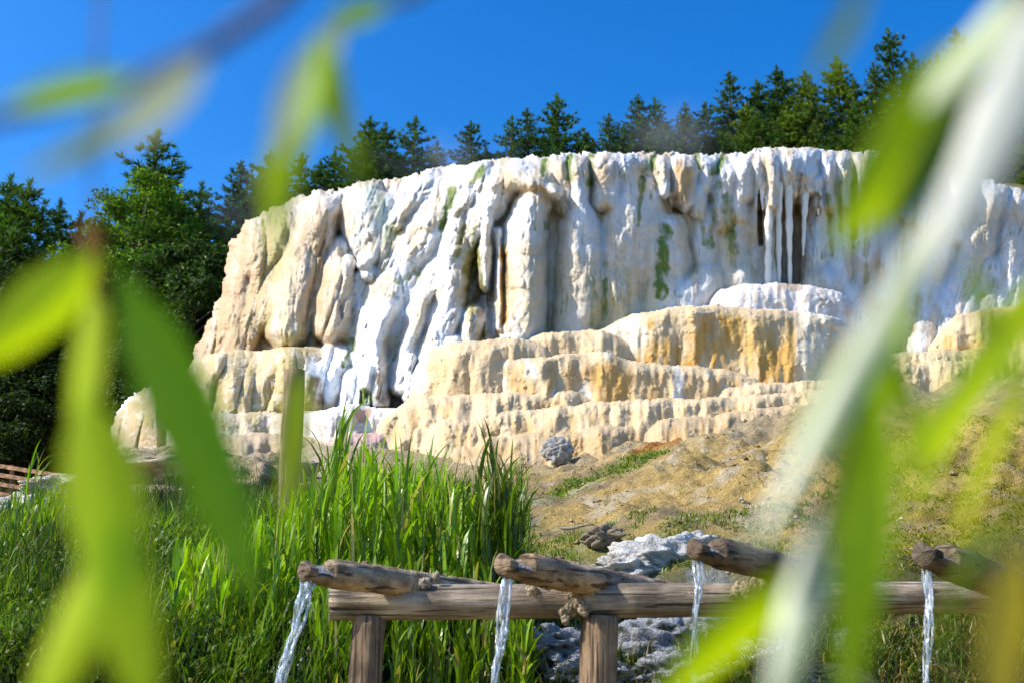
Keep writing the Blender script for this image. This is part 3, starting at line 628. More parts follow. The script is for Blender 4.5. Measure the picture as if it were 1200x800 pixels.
mound = empty('travertine_mound', at(600, 480, 18.5))
tag(mound, 'white and ochre mineral terrace hill with draped flowstone wall and stepped rimstone basins', 'rock formation')
NR, NC = PX.shape
IDX = np.arange(NR * NC).reshape(NR, NC)
cellok = INS[:-1, :-1] & INS[1:, :-1] & INS[:-1, 1:] & INS[1:, 1:]
cl = np.max(np.stack([LID[:-1, :-1], LID[1:, :-1], LID[:-1, 1:], LID[1:, 1:]]), 0)
quads = np.stack([IDX[:-1, :-1], IDX[1:, :-1], IDX[1:, 1:], IDX[:-1, 1:]], -1)
Pf = P.reshape(-1, 3); Cf = Cm.reshape(-1, 3)
def sub_mesh(name, qs, mat, skirt=False):
    used = np.unique(qs); mp = np.full(NR * NC, -1); mp[used] = np.arange(len(used))
    V = Pf[used]; Cc = Cf[used]; Q = mp[qs]
    if skirt:   # roll the outline back over the top of the mound
        e = np.concatenate([Q[:, [0, 1]], Q[:, [1, 2]], Q[:, [2, 3]], Q[:, [3, 0]]])
        key = np.sort(e, 1); kk = key[:, 0] * len(V) + key[:, 1]
        uq, inv, cnt = np.unique(kk, return_inverse=True, return_counts=True)
        be = e[cnt[inv] == 1]
        orig = used[be]; pyv = PY.ravel()[orig].mean(1); ins = SIL
        dd = DIST.ravel()[orig].max(1)
        be = be[(dd < 6)]
        bv = np.unique(be); m1 = np.full(len(V), -1)
        for (dy_, dz_) in ((.5, -.02), (2.0, -.35), (5.0, -1.6)):
            pass
        last = bv; base = V[bv]; off = len(V)
        mp2 = np.full(len(V), -1); mp2[bv] = np.arange(len(bv))
        prev_idx = bv
        newF = []
        side = 1 - sstep(240, 330, PX.ravel()[used][bv])
        for (dy_, dz_) in ((.6, .0), (2.2, -.3), (5.5, -1.5)):
            nv = base + np.stack([side * dy_ * .25, np.full(len(bv), dy_), np.full(len(bv), dz_)], 1)
            V = np.vstack([V, nv]); Cc = np.vstack([Cc, np.broadcast_to(np.array([.5, .44, .34]), (len(bv), 3)) * .5 + Cc[bv] * .5])
            cur = np.arange(off, off + len(bv)); off += len(bv)
            a = prev_idx[mp2[be[:, 0]]]; b = prev_idx[mp2[be[:, 1]]]; c = cur[mp2[be[:, 1]]]; d = cur[mp2[be[:, 0]]]
            newF.append(np.stack([b, a, d, c], 1)); prev_idx = cur
        Q = np.vstack([Q] + newF)
    return np_mesh(name, V, Q, mat, mound, Cc)
sub_mesh('flowstone_wall', quads[cellok & (cl == 0)], M_TRAV, True)
for k, L_ in enumerate(LEDGES, 1):
    qs = quads[cellok & (cl == k)]
    if len(qs):
        lab = {'B': 'broad ochre streaked basin rim', 'C': 'long ochre and cream basin rim below the broad one', 'A': 'pale lumpy ledge at the foot of the right wall', 'L2': 'tan outlying knob of draped stone at the far left',
               'L4': 'pale block with a rusty heart shaped mark', 'A3': 'yellow mossy ledge at the far right'}.get(L_[0])
        o = sub_mesh('rimstone_step', qs, M_STEP, L_[0] == 'L2')
        if lab: o['label'] = lab
# hanging stalactites in front of the right wall
def Dat(x, y): return D[int(np.clip(round((y - 160) / STEP), 0, NR - 1)), int(np.clip(round((x - 96) / STEP), 0, NC - 1))]
for i, (x0, y0, x1, y1, w0, w1) in enumerate([(912, 214, 913, 336, 6, 2.5), (924, 212, 926, 338, 6.5, 2.2), (944, 216, 941, 300, 6, 1.5), (893, 216, 894, 246, 6, 1.2), (958, 226, 959, 252, 6, 1), (901, 230, 900, 336, 5, 4), (584, 262, 586, 380, 4, 2), (578, 268, 577, 330, 3, 1)]):
    mb = MB(); t = np.linspace(0, 1, 26)
    yd = Dat(x0, y0) + .12 ; pts = at(x0 + (x1 - x0) * t, y0 + (y1 - y0) * t, np.full(26, yd))
    rr = (w0 + (w1 - w0) * t**.7) * .0148 * (1 + .12 * np.sin(t * 31 + i) + .1 * np.sin(t * 13 + 2 * i))
    cc = np.array([.80, .77, .70]) * np.ones((26 * 10 + 2, 1))
    mb.tube(pts, rr, 10, C=cc, noise=.05, seed=i)
    mb.build('stalactite', M_TRAV, mound)

# ------------------------------------------------------------------ foliage builders
def tz(x, y): return terrain(np.atleast_1d(np.asarray(x, float)), np.atleast_1d(np.asarray(y, float)))

def blades(root, h, wd, az, lean, col, nseg=4, droop=.5, tipc=None):
    """vectorised grass blades. root (n,3)"""
    n = len(root); t = np.linspace(0, 1, nseg + 1)
    ang = lean[:, None] * (t[None] ** 1.3) * (1 + droop * t[None])
    seg = h[:, None] / nseg
    dz = np.cos(ang) * seg; dr = np.sin(ang) * seg
    z = np.concatenate([np.zeros((n, 1)), np.cumsum(dz[:, 1:], 1)], 1); r = np.concatenate([np.zeros((n, 1)), np.cumsum(dr[:, 1:], 1)], 1)
    cx = np.cos(az)[:, None]; sx = np.sin(az)[:, None]
    ctr = np.stack([root[:, :1] + r * cx, root[:, 1:2] + r * sx, root[:, 2:3] + z], -1)
    prof = np.interp(t, [0, .3, .75, 1], [.7, 1, .7, .03])
    tw = az + np.pi / 2 + rng.normal(0, .6, n)
    wv = np.stack([np.cos(tw), np.sin(tw), np.zeros(n)], -1)
    off = wv[:, None, :] * (wd[:, None] * prof[None] * .5)[..., None]
    V = np.stack([ctr - off, ctr + off], 2).reshape(-1, 3)
    b = (np.arange(n) * (nseg + 1) * 2)[:, None]
    k = np.arange(nseg)[None] * 2
    Fq = np.stack([b + k, b + k + 1, b + k + 3, b + k + 2], -1).reshape(-1, 4)
    shade = np.ones((n, nseg + 1, 1))
    Cc = np.repeat((col[:, None, :] * shade)[:, :, None, :], 2, 2).reshape(-1, 3)
    return V, Fq, Cc

def px_scatter(n, xr, yr_, dens=None):
    """scatter on terrain: uniform in photo x and distance y"""
    Y = rng.uniform(yr_[0]**.5, yr_[1]**.5, n)**2
    pxx = rng.uniform(xr[0], xr[1], n)
    X = (pxx - 600) / F * Y * 1.03
    return X, Y, pxx

def grass_cols(n, a=(.085, .19, .010), b=(.19, .31, .014), c=(.26, .26, .06), pc=.06):
    t = rng.random((n, 1)); C = (np.array(a) * (1 - t) + np.array(b) * t) * rng.uniform(.45, 1.45, (n, 1))
    m = rng.random(n) < pc; C[m] = np.array(c) * rng.uniform(.8, 1.2, (m.sum(), 1)); return C

# meadow (short grass) - nobody could count it
VV = []; FF = []; CC = []; off = 0
def acc(V, Fq, Cc):
    global off
    VV.append(V); FF.append(Fq + off); CC.append(Cc); off += len(V)
n = 62000
X, Y, pxx = px_scatter(n, (-420, 620), (5.9, 14.2))
keep = rng.random(n) < np.where(pxx < 330, 1, .35)
keep &= ~((Y > 11.5) & (rng.random(n) < .6)); X, Y, pxx = X[keep], Y[keep], pxx[keep]; n = len(X)
pat = fbm(X * 1.1, Y * 1.1, 33, 3)
h = rng.uniform(.12, .42, n) * (1 + .7 * pat); Z = tz(X, Y)
cols = grass_cols(n, pc=.08) * (.56 + .85 * fbm(X * .8, Y * .8, 34, 3))[:, None]
acc(*blades(np.stack([X, Y, Z - .02], 1), np.maximum(h, .06), rng.uniform(.006, .014, n), rng.uniform(0, 6.28, n), rng.uniform(.1, 1.1, n), np.clip(cols, .01, .4)))
# broad little weed leaves
n = 18000; X, Y, pxx = px_scatter(n, (-200, 330), (5.9, 10.5)); Z = tz(X, Y)
acc(*blades(np.stack([X, Y, Z + rng.uniform(.02, .22, n)], 1), rng.uniform(.04, .09, n), rng.uniform(.018, .035, n), rng.uniform(0, 6.28, n), rng.uniform(.7, 1.8, n), grass_cols(n, (.06, .12, .02), (.13, .20, .03)), 3))
g = np_mesh('meadow_grass', np.concatenate(VV), np.concatenate(FF), M_GRASS, col=np.concatenate(CC))
tag(g, 'green meadow grass and low weeds covering the bank at left', 'grass', kind='stuff')
# moss and short dry tufts on the right slope
VV = []; FF = []; CC = []; off = 0
n = 26000
X, Y, pxx = px_scatter(n, (860, 1290), (6.4, 13.5)); Z = tz(X, Y)
pm = fbm(X * 1.6, Y * 1.6, 35, 3); k = (pm > -.12) & (rng.random(n) < sstep(860, 1040, pxx) + .1); X, Y, Z = X[k], Y[k], Z[k]; n = len(X)
acc(*blades(np.stack([X, Y, Z - .01], 1), rng.uniform(.02, .075, n), rng.uniform(.008, .02, n), rng.uniform(0, 6.28, n), rng.uniform(.6, 1.9, n), grass_cols(n, (.22, .19, .015), (.36, .31, .03), (.12, .18, .015), .3), 2))
n = 9000
X, Y, pxx = px_scatter(n, (590, 1000), (7.9, 9.8)); Z = tz(X, Y); pm = fbm(X * 2, Y * 2, 36, 3); k = pm > 0; X, Y, Z = X[k], Y[k], Z[k]; n = len(X)
acc(*blades(np.stack([X, Y, Z - .01], 1), rng.uniform(.03, .09, n), rng.uniform(.006, .014, n), rng.uniform(0, 6.28, n), rng.uniform(.3, 1.4, n), grass_cols(n, (.10, .17, .02), (.22, .27, .04)), 2))
n = 14000   # weeds below the crossbeam
X, Y, pxx = px_scatter(n, (560, 1290), (6.0, 7.3)); Z = tz(X, Y); pm = fbm(X * 1.5, Y * 2, 37, 3); k = (pm > -.02) | ((pxx > 960) & (pm > -.2)); X, Y, Z = X[k], Y[k], Z[k]; n = len(X)
acc(*blades(np.stack([X, Y, Z - .02], 1), rng.uniform(.05, .22, n), rng.uniform(.006, .012, n), rng.uniform(0, 6.28, n), rng.uniform(.3, 1.6, n), grass_cols(n, (.04, .08, .015), (.12, .17, .03), (.28, .2, .07), .2), 3))
n = 5000
X, Y, pxx = px_scatter(n, (585, 960), (5.95, 6.6)); Z = tz(X, Y); pm = fbm(X * 2.2, Y * 2, 39, 3); k = pm > .05; X, Y, Z = X[k], Y[k], Z[k]; n = len(X)
acc(*blades(np.stack([X, Y, Z - .02], 1), rng.uniform(.08, .30, n), rng.uniform(.006, .012, n), rng.uniform(0, 6.28, n), rng.uniform(.3, 1.5, n), grass_cols(n, (.03, .07, .012), (.08, .14, .02), (.26, .2, .08), .15), 3))
for (ax, ay, bx, by, yy0, yy1, nn) in [(640, 588, 775, 522, 12.2, 14.2, 2500)]:
    t = rng.random(nn); pxx = ax + (bx - ax) * t + rng.normal(0, 9, nn); yd = yy0 + (yy1 - yy0) * t + rng.normal(0, .18, nn)
    X = (pxx - 600) / F * yd * 1.03; Z = tz(X, yd)
    acc(*blades(np.stack([X, yd, Z - .01], 1), rng.uniform(.03, .09, nn), rng.uniform(.01, .02, nn), rng.uniform(0, 6.28, nn), rng.uniform(.3, 1.3, nn), grass_cols(nn, (.12, .2, .02), (.2, .3, .03)), 2))
g = np_mesh('moss', np.concatenate(VV), np.concatenate(FF), M_GRASS, col=np.concatenate(CC))
tag(g, 'yellow green moss and small tufts growing over the slope at right', 'moss', kind='stuff')

# loose gravel and crumbs of mineral crust
nG = 6500
X, Y, pxx = px_scatter(nG, (590, 1290), (8.8, 16.2)); pm = fbm(X * 1.1, Y * 1.1, 38, 3); k = (pm > -.35) & (rng.random(nG) < np.interp(Y, [8.8, 10.5, 16], [.35, 1, .8])); X, Y = X[k], Y[k]; nG = len(X); Z = tz(X, Y)
sz = rng.uniform(.004, .014, nG) * (1 + 2.0 * (rng.random(nG) > .95))
oc = np.array([[1, 0, 0], [0, 1, 0], [-1, 0, 0], [0, -1, 0], [0, 0, .8], [0, 0, -.6]], float)
V = np.stack([X, Y, Z + sz * .2], 1)[:, None, :] + oc[None] * sz[:, None, None] * rng.uniform(.55, 1.35, (nG, 6, 1)) + rng.normal(0, .15, (nG, 6, 3)) * sz[:, None, None]
fo = np.array([[0, 1, 4], [1, 2, 4], [2, 3, 4], [3, 0, 4], [1, 0, 5], [2, 1, 5], [3, 2, 5], [0, 3, 5]])
gc = np.array([[.40, .30, .15]]) * rng.uniform(.5, 1.5, (nG, 1)) ; gw = rng.random(nG) < .12; gc[gw] = np.array([.56, .50, .40]) * rng.uniform(.8, 1.1, (gw.sum(), 1))
g = np_mesh('gravel', V.reshape(-1, 3), (np.arange(nG)[:, None, None] * 6 + fo[None]).reshape(-1, 3), M_GROUND, col=np.repeat(gc, 6, 0), smooth=False)
tag(g, 'loose golden gravel and mineral crumbs lying on the bare slope', 'gravel', kind='stuff')

# reeds
def reed_clump(name, label, spots, hr, dark=1.0, nleaf=7, group='reeds beside the wooden spouts'):
    VV = []; FF = []; CC = []; o = 0
    sp = np.array(spots); n = len(sp)
    root = np.stack([sp[:, 0], sp[:, 1], tz(sp[:, 0], sp[:, 1]) - .05], 1)
    H_ = rng.uniform(hr[0], hr[1], n) * sp[:, 2]
    az = rng.uniform(0, 6.28, n); ln = rng.uniform(.0, .16, n)
    V, Fq, Cc = blades(root, H_, np.full(n, .007), az, ln, np.tile(np.array([[.16, .22, .05]]) * dark, (n, 1)), 4)
    VV.append(V); FF.append(Fq); CC.append(Cc); o = len(V)
    for k in range(nleaf):
        t = (k + rng.random(n)) / nleaf * .85 + .02
        base = root + np.stack([np.cos(az) * np.sin(ln * .6) * H_ * t, np.sin(az) * np.sin(ln * .6) * H_ * t, H_ * t * np.cos(ln * .5)], 1)
        a2 = rng.uniform(0, 6.28, n)
        L_ = np.minimum(H_ * rng.uniform(.28, .5, n), (H_ * 1.12 - H_ * t * .9))
        c = grass_cols(n, (.13, .28, .004), (.31, .48, .006), (.46, .38, .12), .10) * dark
        V, Fq, Cc = blades(base, np.maximum(L_, .12), rng.uniform(.012, .028, n), a2, rng.uniform(.08, .8, n), c, 5, .7)
        VV.append(V); FF.append(Fq + o); CC.append(Cc); o += len(V)
    V = np.concatenate(VV); c0 = root.mean(0)
    e = empty(name, c0)
    np_mesh('foliage', V, np.concatenate(FF), M_REED, e, np.concatenate(CC))
    tag(e, label, 'reeds', group); return e
def spots(n, x0, x1, y0, y1, hf):
    pxx = rng.uniform(x0, x1, n); Y = rng.uniform(y0, y1, n); X = (pxx - 600) / F * Y * 1.03
    return np.stack([X, Y, np.array([hf(p) for p in pxx])], 1)
reed_clump('reed_clump', 'dense tall bright green reed clump behind the left end of the crossbeam', spots(250, 345, 560, 6.6, 8.0, lambda p: np.interp(p, [345, 400, 470, 520, 560], [.8, 1.0, 1.0, .95, .72])), (.84, 1.12))
reed_clump('reed_clump', 'dark green reed clump at the right edge of the tall reeds', spots(60, 560, 612, 6.7, 7.3, lambda p: np.interp(p, [560, 585, 612], [.85, 1, .75])), (.85, 1.25), .45)
reed_clump('reed_clump', 'shorter reeds beside the leftmost falling water', spots(170, 225, 350, 6.4, 7.6, lambda p: np.interp(p, [225, 350], [.62, .9])), (.55, 1.0))
reed_clump('reed_clump', 'low reeds and grass below the left end of the crossbeam', spots(150, 380, 620, 6.0, 6.5, lambda p: .8), (.45, .85), .8)
reed_clump('reed_clump', 'long dark reed shoots standing above the tall clump near the stake', spots(12, 385, 412, 7.4, 7.8, lambda p: 1), (1.22, 1.45), .7, 6)
reed_clump('reed_clump', 'thin reed shoots standing on the white rock near the fence', spots(7, 38, 62, 11.0, 11.4, lambda p: 1), (.7, 1.0), .9, 4, 'reeds on the left bank')
reed_clump('reed_clump', 'loose grassy reeds on the bank at the left edge', spots(160, -30, 90, 9.4, 11.2, lambda p: 1), (.35, .62), .75, 6, 'reeds on the left bank')

# ------------------------------------------------------------------ trees
def conifer_mesh(seed, Ht, Rad, dens=1.0, colr=(.030, .062, .022), open_=.5, taper=1.0):
    r = np.random.default_rng(seed)
    tr = MB(); lean = r.normal(0, .02, 2)
    zt = np.linspace(0, Ht, 8)
    tr.tube(np.stack([lean[0] * zt, lean[1] * zt, zt], 1), np.linspace(Ht * .018, .01, 8), 7)
    tips = []; dirs = []
    nw = int(19 * (Ht / 7)**.5)
    for k in range(nw):
        f = (k + r.random() * .35) / nw; z = Ht * (.06 + .93 * f)
        L0 = Rad * (1 - f)**(.75 * taper) * r.uniform(.85, 1.1) + .08
        nb = r.integers(7, 10); a0 = r.uniform(0, 6.28)
        for b in range(nb):
            if r.random() < .10: continue
            a = a0 + b * 6.283 / nb + r.normal(0, .2); L = L0 * r.uniform(.55, 1.2)
            rise = r.uniform(.25, .6); sag = r.uniform(.15, .35)
            m = max(2, int(L / .12))
            base = np.array([lean[0] * z, lean[1] * z, z + r.normal(0, .04)])
            for j in range(m):
                s = (j + 1) / m
                if s < .2 and L > .7: continue
                p = base + np.array([math.cos(a) * L * s, math.sin(a) * L * s, L * (rise * s * s - sag * s)])
                side = [0.0] + ([r.choice([-1, 1]) * r.uniform(.3, 1)] if (s < .9 and L > .35) else [])
                for sd_ in side:
                    q = p + np.array([-math.sin(a), math.cos(a), 0]) * sd_ * (.32 * (1.15 - s) * L + .05) + r.normal(0, .025, 3)
                    tips.append(q); dirs.append((math.cos(a) * .75 - math.sin(a) * .5 * sd_, math.sin(a) * .75 + math.cos(a) * .5 * sd_, .25 + .9 * s))
            if L > .4:
                ss = np.linspace(0, 1, 4)[:, None]
                tr.tube(base + np.concatenate([math.cos(a) * L * ss, math.sin(a) * L * ss, L * (rise * ss**2 - sag * ss)], 1), np.linspace(.022, .006, 4) * Ht / 7, 4, cap=False)
    for k in range(12): tips.append(np.array([lean[0] * Ht, lean[1] * Ht, Ht * (1.0 - .013 * k)])); dirs.append((r.normal(0, .22), r.normal(0, .22), 1))
    tips = np.array(tips); dirs = np.array(dirs); dirs /= np.linalg.norm(dirs, axis=1)[:, None]
    nn = int(24 * dens); m = len(tips)
    t3 = np.repeat(tips, nn, 0); d3 = np.repeat(dirs, nn, 0)
    dv = d3 + r.normal(0, .5, d3.shape); dv /= np.linalg.norm(dv, axis=1)[:, None]
    ln = r.uniform(.09, .20, len(t3)) * (Ht / 7)**.35
    sd = np.cross(dv, r.normal(0, 1, dv.shape)); sd /= np.linalg.norm(sd, axis=1)[:, None] + 1e-9
    b0 = t3 - d3 * .06
    wv = sd * (ln * .085)[:, None]
    V = np.stack([b0 - wv * .6, b0 + wv * .6, b0 + dv * (ln * .6)[:, None] + wv, b0 + dv * ln[:, None]], 1).reshape(-1, 3)
    i = np.arange(len(t3))[:, None] * 4
    Fq = i + np.array([[0, 1, 2, 3]])
    tone = 1.25 * np.repeat(np.repeat(r.uniform(.6, 1.5, m), nn), 4)[:, None] * np.ones((1, 3))
    yel = np.repeat(np.repeat(r.random(m)**3, nn), 4)[:, None]
    Cc = np.array(colr) * tone * (1 + yel * np.array([.8, .55, .1]))
    return tr, V, Fq, Cc

def broad_mesh(seed, Ht, Rad, colr=(.035, .07, .015), zlo=.08):
    r = np.random.default_rng(seed); tr = MB(); zt = np.linspace(0, Ht * .8, 7)
    tr.tube(np.stack([.1 * np.sin(zt), .1 * np.cos(zt * .7), zt], 1), np.linspace(Ht * .022, .03, 7), 8)
    nc = 95; cl = []
    for k in range(nc):
        f = r.random()**.8; z = Ht * (zlo + (.97 - zlo) * f); rr = Rad * math.sqrt(max(.04, 1 - (max(0, f - .25) / .78)**2)) * r.uniform(.45, 1.05)
        a = r.uniform(0, 6.28); c = np.array([rr * math.cos(a), rr * math.sin(a), z]); cl.append((c, r.uniform(.3, .75) * Rad / 2.4, r.uniform(.6, 1.5)))
        if k % 3 == 0:
            s = np.linspace(0, 1, 5)[:, None]; st = np.array([0, 0, z * .75])
            tr.tube(st + (c - st) * s + np.concatenate([0 * s, 0 * s, .15 * np.sin(s * 3.1)], 1), np.linspace(.05, .012, 5), 5, cap=False)
    VV = []; CC = []
    for c, R, tone in cl:
        m = int(210); d = r.normal(0, 1, (m, 3)); d /= np.linalg.norm(d, axis=1)[:, None]; rad = R * r.random(m)**.4
        p = c + d * rad[:, None] * np.array([1.15, 1.15, .75])
        nrm = d * .6 + r.normal(0, .5, d.shape) + np.array([0, 0, .5]); nrm /= np.linalg.norm(nrm, axis=1)[:, None]
        ux = np.cross(nrm, r.normal(0, 1, nrm.shape)); ux /= np.linalg.norm(ux, axis=1)[:, None]; uy = np.cross(nrm, ux)
        s = r.uniform(.05, .10, m)[:, None]
        VV.append(np.stack([p - ux * s, p + uy * s * .55, p + ux * s * 1.1, p - uy * s * .55], 1).reshape(-1, 3))
        CC.append(np.repeat(np.array(colr) * (tone * r.uniform(.7, 1.35, (m, 1))) * (1 + r.random((m, 1))**4 * np.array([[1.6, 1.1, .2]])), 4, 0))
    V = np.concatenate(VV); i = np.arange(len(V) // 4)[:, None] * 4
    return tr, V, i + np.array([[0, 1, 2, 3]]), np.concatenate(CC)

def tree_proto(name, parts, mat):
    tr, V, Fq, Cc = parts
    e = empty(name)
    tr.build('trunk', M_BARK, e); np_mesh('crown', V, Fq, mat, e, Cc, smooth=False)
    return e
def dup_tree(e):
    c = e.copy(); COL.objects.link(c)
    for ch in list(e.children):
        d = ch.copy(); COL.objects.link(d); d.parent = c
    return c
PROT = {}
specs = {'a': (11, 7, 1.95, 1.0, (.044, .098, .020)), 'b': (12, 7, 1.6, 1.0, (.036, .082, .022)), 'c': (13, 7, 2.3, 1.1, (.045, .098, .018)), 'd': (14, 7, 1.3, .8, (.046, .086, .028)), 'e': (15, 7, 1.8, .7, (.05, .09, .034)), 'f': (16, 7, 2.0, 1.2, (.085, .14, .015))}
USED = set()
def place_tree(kind, ptx, pty, Y, Hm, rotz, label, group, wide=1.0):
    """tree whose top is seen at (ptx,pty), standing at distance Y"""
    if kind not in PROT:
        s = specs[kind]; PROT[kind] = (tree_proto('pine_tree', conifer_mesh(*s), M_NEEDLE) if kind in 'abcdef' else None)
    e = PROT[kind] if kind not in USED else dup_tree(PROT[kind])
    USED.add(kind)
    top = at(ptx, pty, Y); s = Hm / 7.0
    gz = float(tz(top[0], top[1])[0])
    base = top[2] - Hm
    if base > gz - .1: s = (top[2] - gz + .3) / 7.0; base = gz - .3
    e.location = (top[0], top[1], base); e.scale = (s * wide * 1.32, s * wide * 1.32, s); e.rotation_euler = (0, 0, rotz)
    tag(e, label, 'pine tree', group)
    return e
SKY = 'pines along the skyline behind the terrace'
sky_trees = [  # kind, x, y, Y, H, width, description
 ('b',282,188,40,8.5,.9,'slim dark pine just left of the terrace shoulder'), ('a',246,214,38,8,1,'dark pine crowding between the big left tree and the slim pine'),
 ('c',318,168,41,8,1,'pine rising behind the left shoulder of the terrace, under the hanging leaves'), ('d',360,180,43,7,1,'small pine left of the gap above the terrace shoulder'), ('e',338,205,40,7,1,'low pine behind the left shoulder of the terrace'),
 ('c',418,142,44,8,.95,'bushy pine with several points behind the pale green dome'), ('b',398,178,45,7,1,'short pine on the left flank of the bushy many-pointed pine'), ('b',452,148,46,8,1,'dark pine between the bushy pine and its tall right neighbour'), ('a',480,137,45,8,.95,'tall dark pine above the green stained dome'),
 ('e',520,168,47,7,1,'small bluish pine in the steam left of the lone pointed pine'), ('d',500,180,46,6,1.1,'low pine at the right foot of the tall dark pine'), ('b',555,145,47,6.5,1.1,'lone pointed pine standing clear above the middle left crest'),
 ('a',596,138,47,7,.9,'rounded pine right of the lone pointed pine'), ('d',620,130,48,7,1,'thin pine pressed against the left side of the tallest middle pine'), ('a',655,108,47,8,1.0,'tallest broad pine above the middle of the crest'), ('e',682,160,48,6,1,'small pine at the right foot of the tallest middle pine'), ('d',572,172,48,6,1,'low pine filling the gap right of the lone pointed pine'),
 ('e',716,130,49,7,1,'grey green pine at the start of the right hand wood'), ('b',746,110,49,8,.9,'pointed pine with a slim top right of the grey green one'), ('a',772,114,50,8,.85,'pine with dark top beside the slim pointed pine'), ('e',796,122,48,7,.8,'faded pine half hidden in steam'), ('c',818,128,50,8,.8,'mid green pine right of the steam'), ('c',788,150,48,7,1,'low pine in front of the dark topped pine'),
 ('d',849,88,50,9,1,'tall slender pine with see-through top behind the ochre capped crest'), ('b',832,120,49,8,1,'pine at the left foot of the tall slender pine'), ('f',872,124,48,8,.9,'light green pine right of the slender pine'), ('b',904,80,50,9,1,'tall dark pine above the white overhang'), ('c',886,104,51,9,.9,'dark pine left of the tall one above the white overhang'), ('a',922,92,50,9,.8,'dark pine shouldering the tall one on its right'),
 ('f',943,86,49,8.5,.9,'yellow green pine in the right hand wood'), ('f',975,68,49,9.5,.8,'tall yellow green spire in the right hand wood'), ('e',958,112,48,8,1,'bushy pine below the two yellow green spires'), ('b',1000,90,50,9,.9,'dark pine right of the yellow green spire'), ('d',1018,74,51,9,.9,'open grey pine left of the highest spire'),
 ('b',1042,38,50,11,.85,'highest dark spire of the right hand wood'), ('e',1070,58,51,10,.9,'ragged grey pine right of the highest spire'), ('a',1094,62,50,10,.9,'dark pine left of the blurred willow leaf'), ('d',1112,38,51,11,.9,'narrow pine top peeping out left of the pale leaf'), ('c',1030,110,48,9,1,'broad dark pine low in the right hand wood'), ('c',1066,118,48,9,1,'broad pine behind the big green willow leaf'),
 ('c',700,158,50,7,1,'low pine filling the gap right of the tallest middle pine'), ('b',730,145,51,7,1,'low dark pine between the grey green pine and its slim neighbour'), ('a',760,140,51,7,1,'low pine under the slim pointed pine'), ('c',845,140,48,7,1,'broad low pine at the foot of the tall slender pine'), ('f',915,132,48,7,1,'light green low pine under the dark pair above the white overhang'), ('c',895,138,47,7,1,'dark low pine just behind the white overhang'), ('c',985,130,47,8,1,'dark low pine under the yellow green spire'), ('a',436,165,44,7,1,'low pine in front of the bushy many-pointed pine'), ('c',465,168,44,7,1,'low pine in front of the tall dark pine'), ('b',300,204,40,7,1,'low dark pine between the slim pine and the left shoulder'), ('c',380,196,42,6,1,'low pine just above the tan stone on the left crest'), ('b',640,158,49,6,1,'low pine hugging the tallest middle pine on its left'),
 ('a',1190,30,51,11,1,'tall pine in the top right corner behind the twig'), ('c',1150,70,50,10,1,'pine behind the bright pale leaf'), ('b',1235,50,51,11,1,'pine at the right border of the picture'), ('f',1200,168,47,6,1.2,'low pine behind the right shoulder of the terrace'), ('a',1110,130,48,8,1.1,'dark pine under the right shoulder leaves'),
]
for i, (k, x, y, Yd, Hm, wd, lab) in enumerate(sky_trees):
    place_tree(k, x, y, Yd, Hm, i * 1.37, lab, SKY, wd)
# wood at the left
LW = 'trees of the wood at the left'
left_trees = [('c',16,222,37,11,1,'tall dense pine rising just inside the left edge'), ('a',196,158,40,11,1.1,'tallest dark pine of the left wood with spiky crown'), ('b',64,236,42,10,.9,'pointed pine between the left edge and the big tree'), ('c',-6,216,38,11,1,'big dark pine cut by the left edge'), ('d',92,246,44,10,1,'pale thin pine right of the pointed pine'), ('c',232,232,37,9,1,'dense pine on the right flank of the big left tree'), ('a',120,258,39,10,1,'dark pine low on the left flank of the big tree'), ('e',170,190,42,11,.9,'pine behind the left shoulder of the big tree')]
for i, (k, x, y, Yd, Hm, wd, lab) in enumerate(left_trees):
    place_tree(k, x, y, Yd, Hm, i * 2.1 + .4, lab, LW, wd)
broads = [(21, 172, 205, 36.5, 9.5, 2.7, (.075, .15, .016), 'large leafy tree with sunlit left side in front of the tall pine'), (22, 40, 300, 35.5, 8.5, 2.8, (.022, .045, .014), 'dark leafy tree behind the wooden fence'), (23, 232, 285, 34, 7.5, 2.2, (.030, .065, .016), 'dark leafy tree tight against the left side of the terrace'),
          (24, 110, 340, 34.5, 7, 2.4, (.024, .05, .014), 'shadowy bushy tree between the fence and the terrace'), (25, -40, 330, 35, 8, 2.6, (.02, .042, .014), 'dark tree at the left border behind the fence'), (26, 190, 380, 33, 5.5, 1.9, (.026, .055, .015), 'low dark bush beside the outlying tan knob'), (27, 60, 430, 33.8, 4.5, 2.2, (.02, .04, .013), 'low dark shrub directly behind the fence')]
for (sd, x, y, Yd, Hm, Rd, cc, lab) in broads:
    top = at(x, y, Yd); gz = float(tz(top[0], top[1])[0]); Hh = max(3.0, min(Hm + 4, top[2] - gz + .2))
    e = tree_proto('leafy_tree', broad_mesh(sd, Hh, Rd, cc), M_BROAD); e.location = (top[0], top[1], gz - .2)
    tag(e, lab, 'tree', LW)

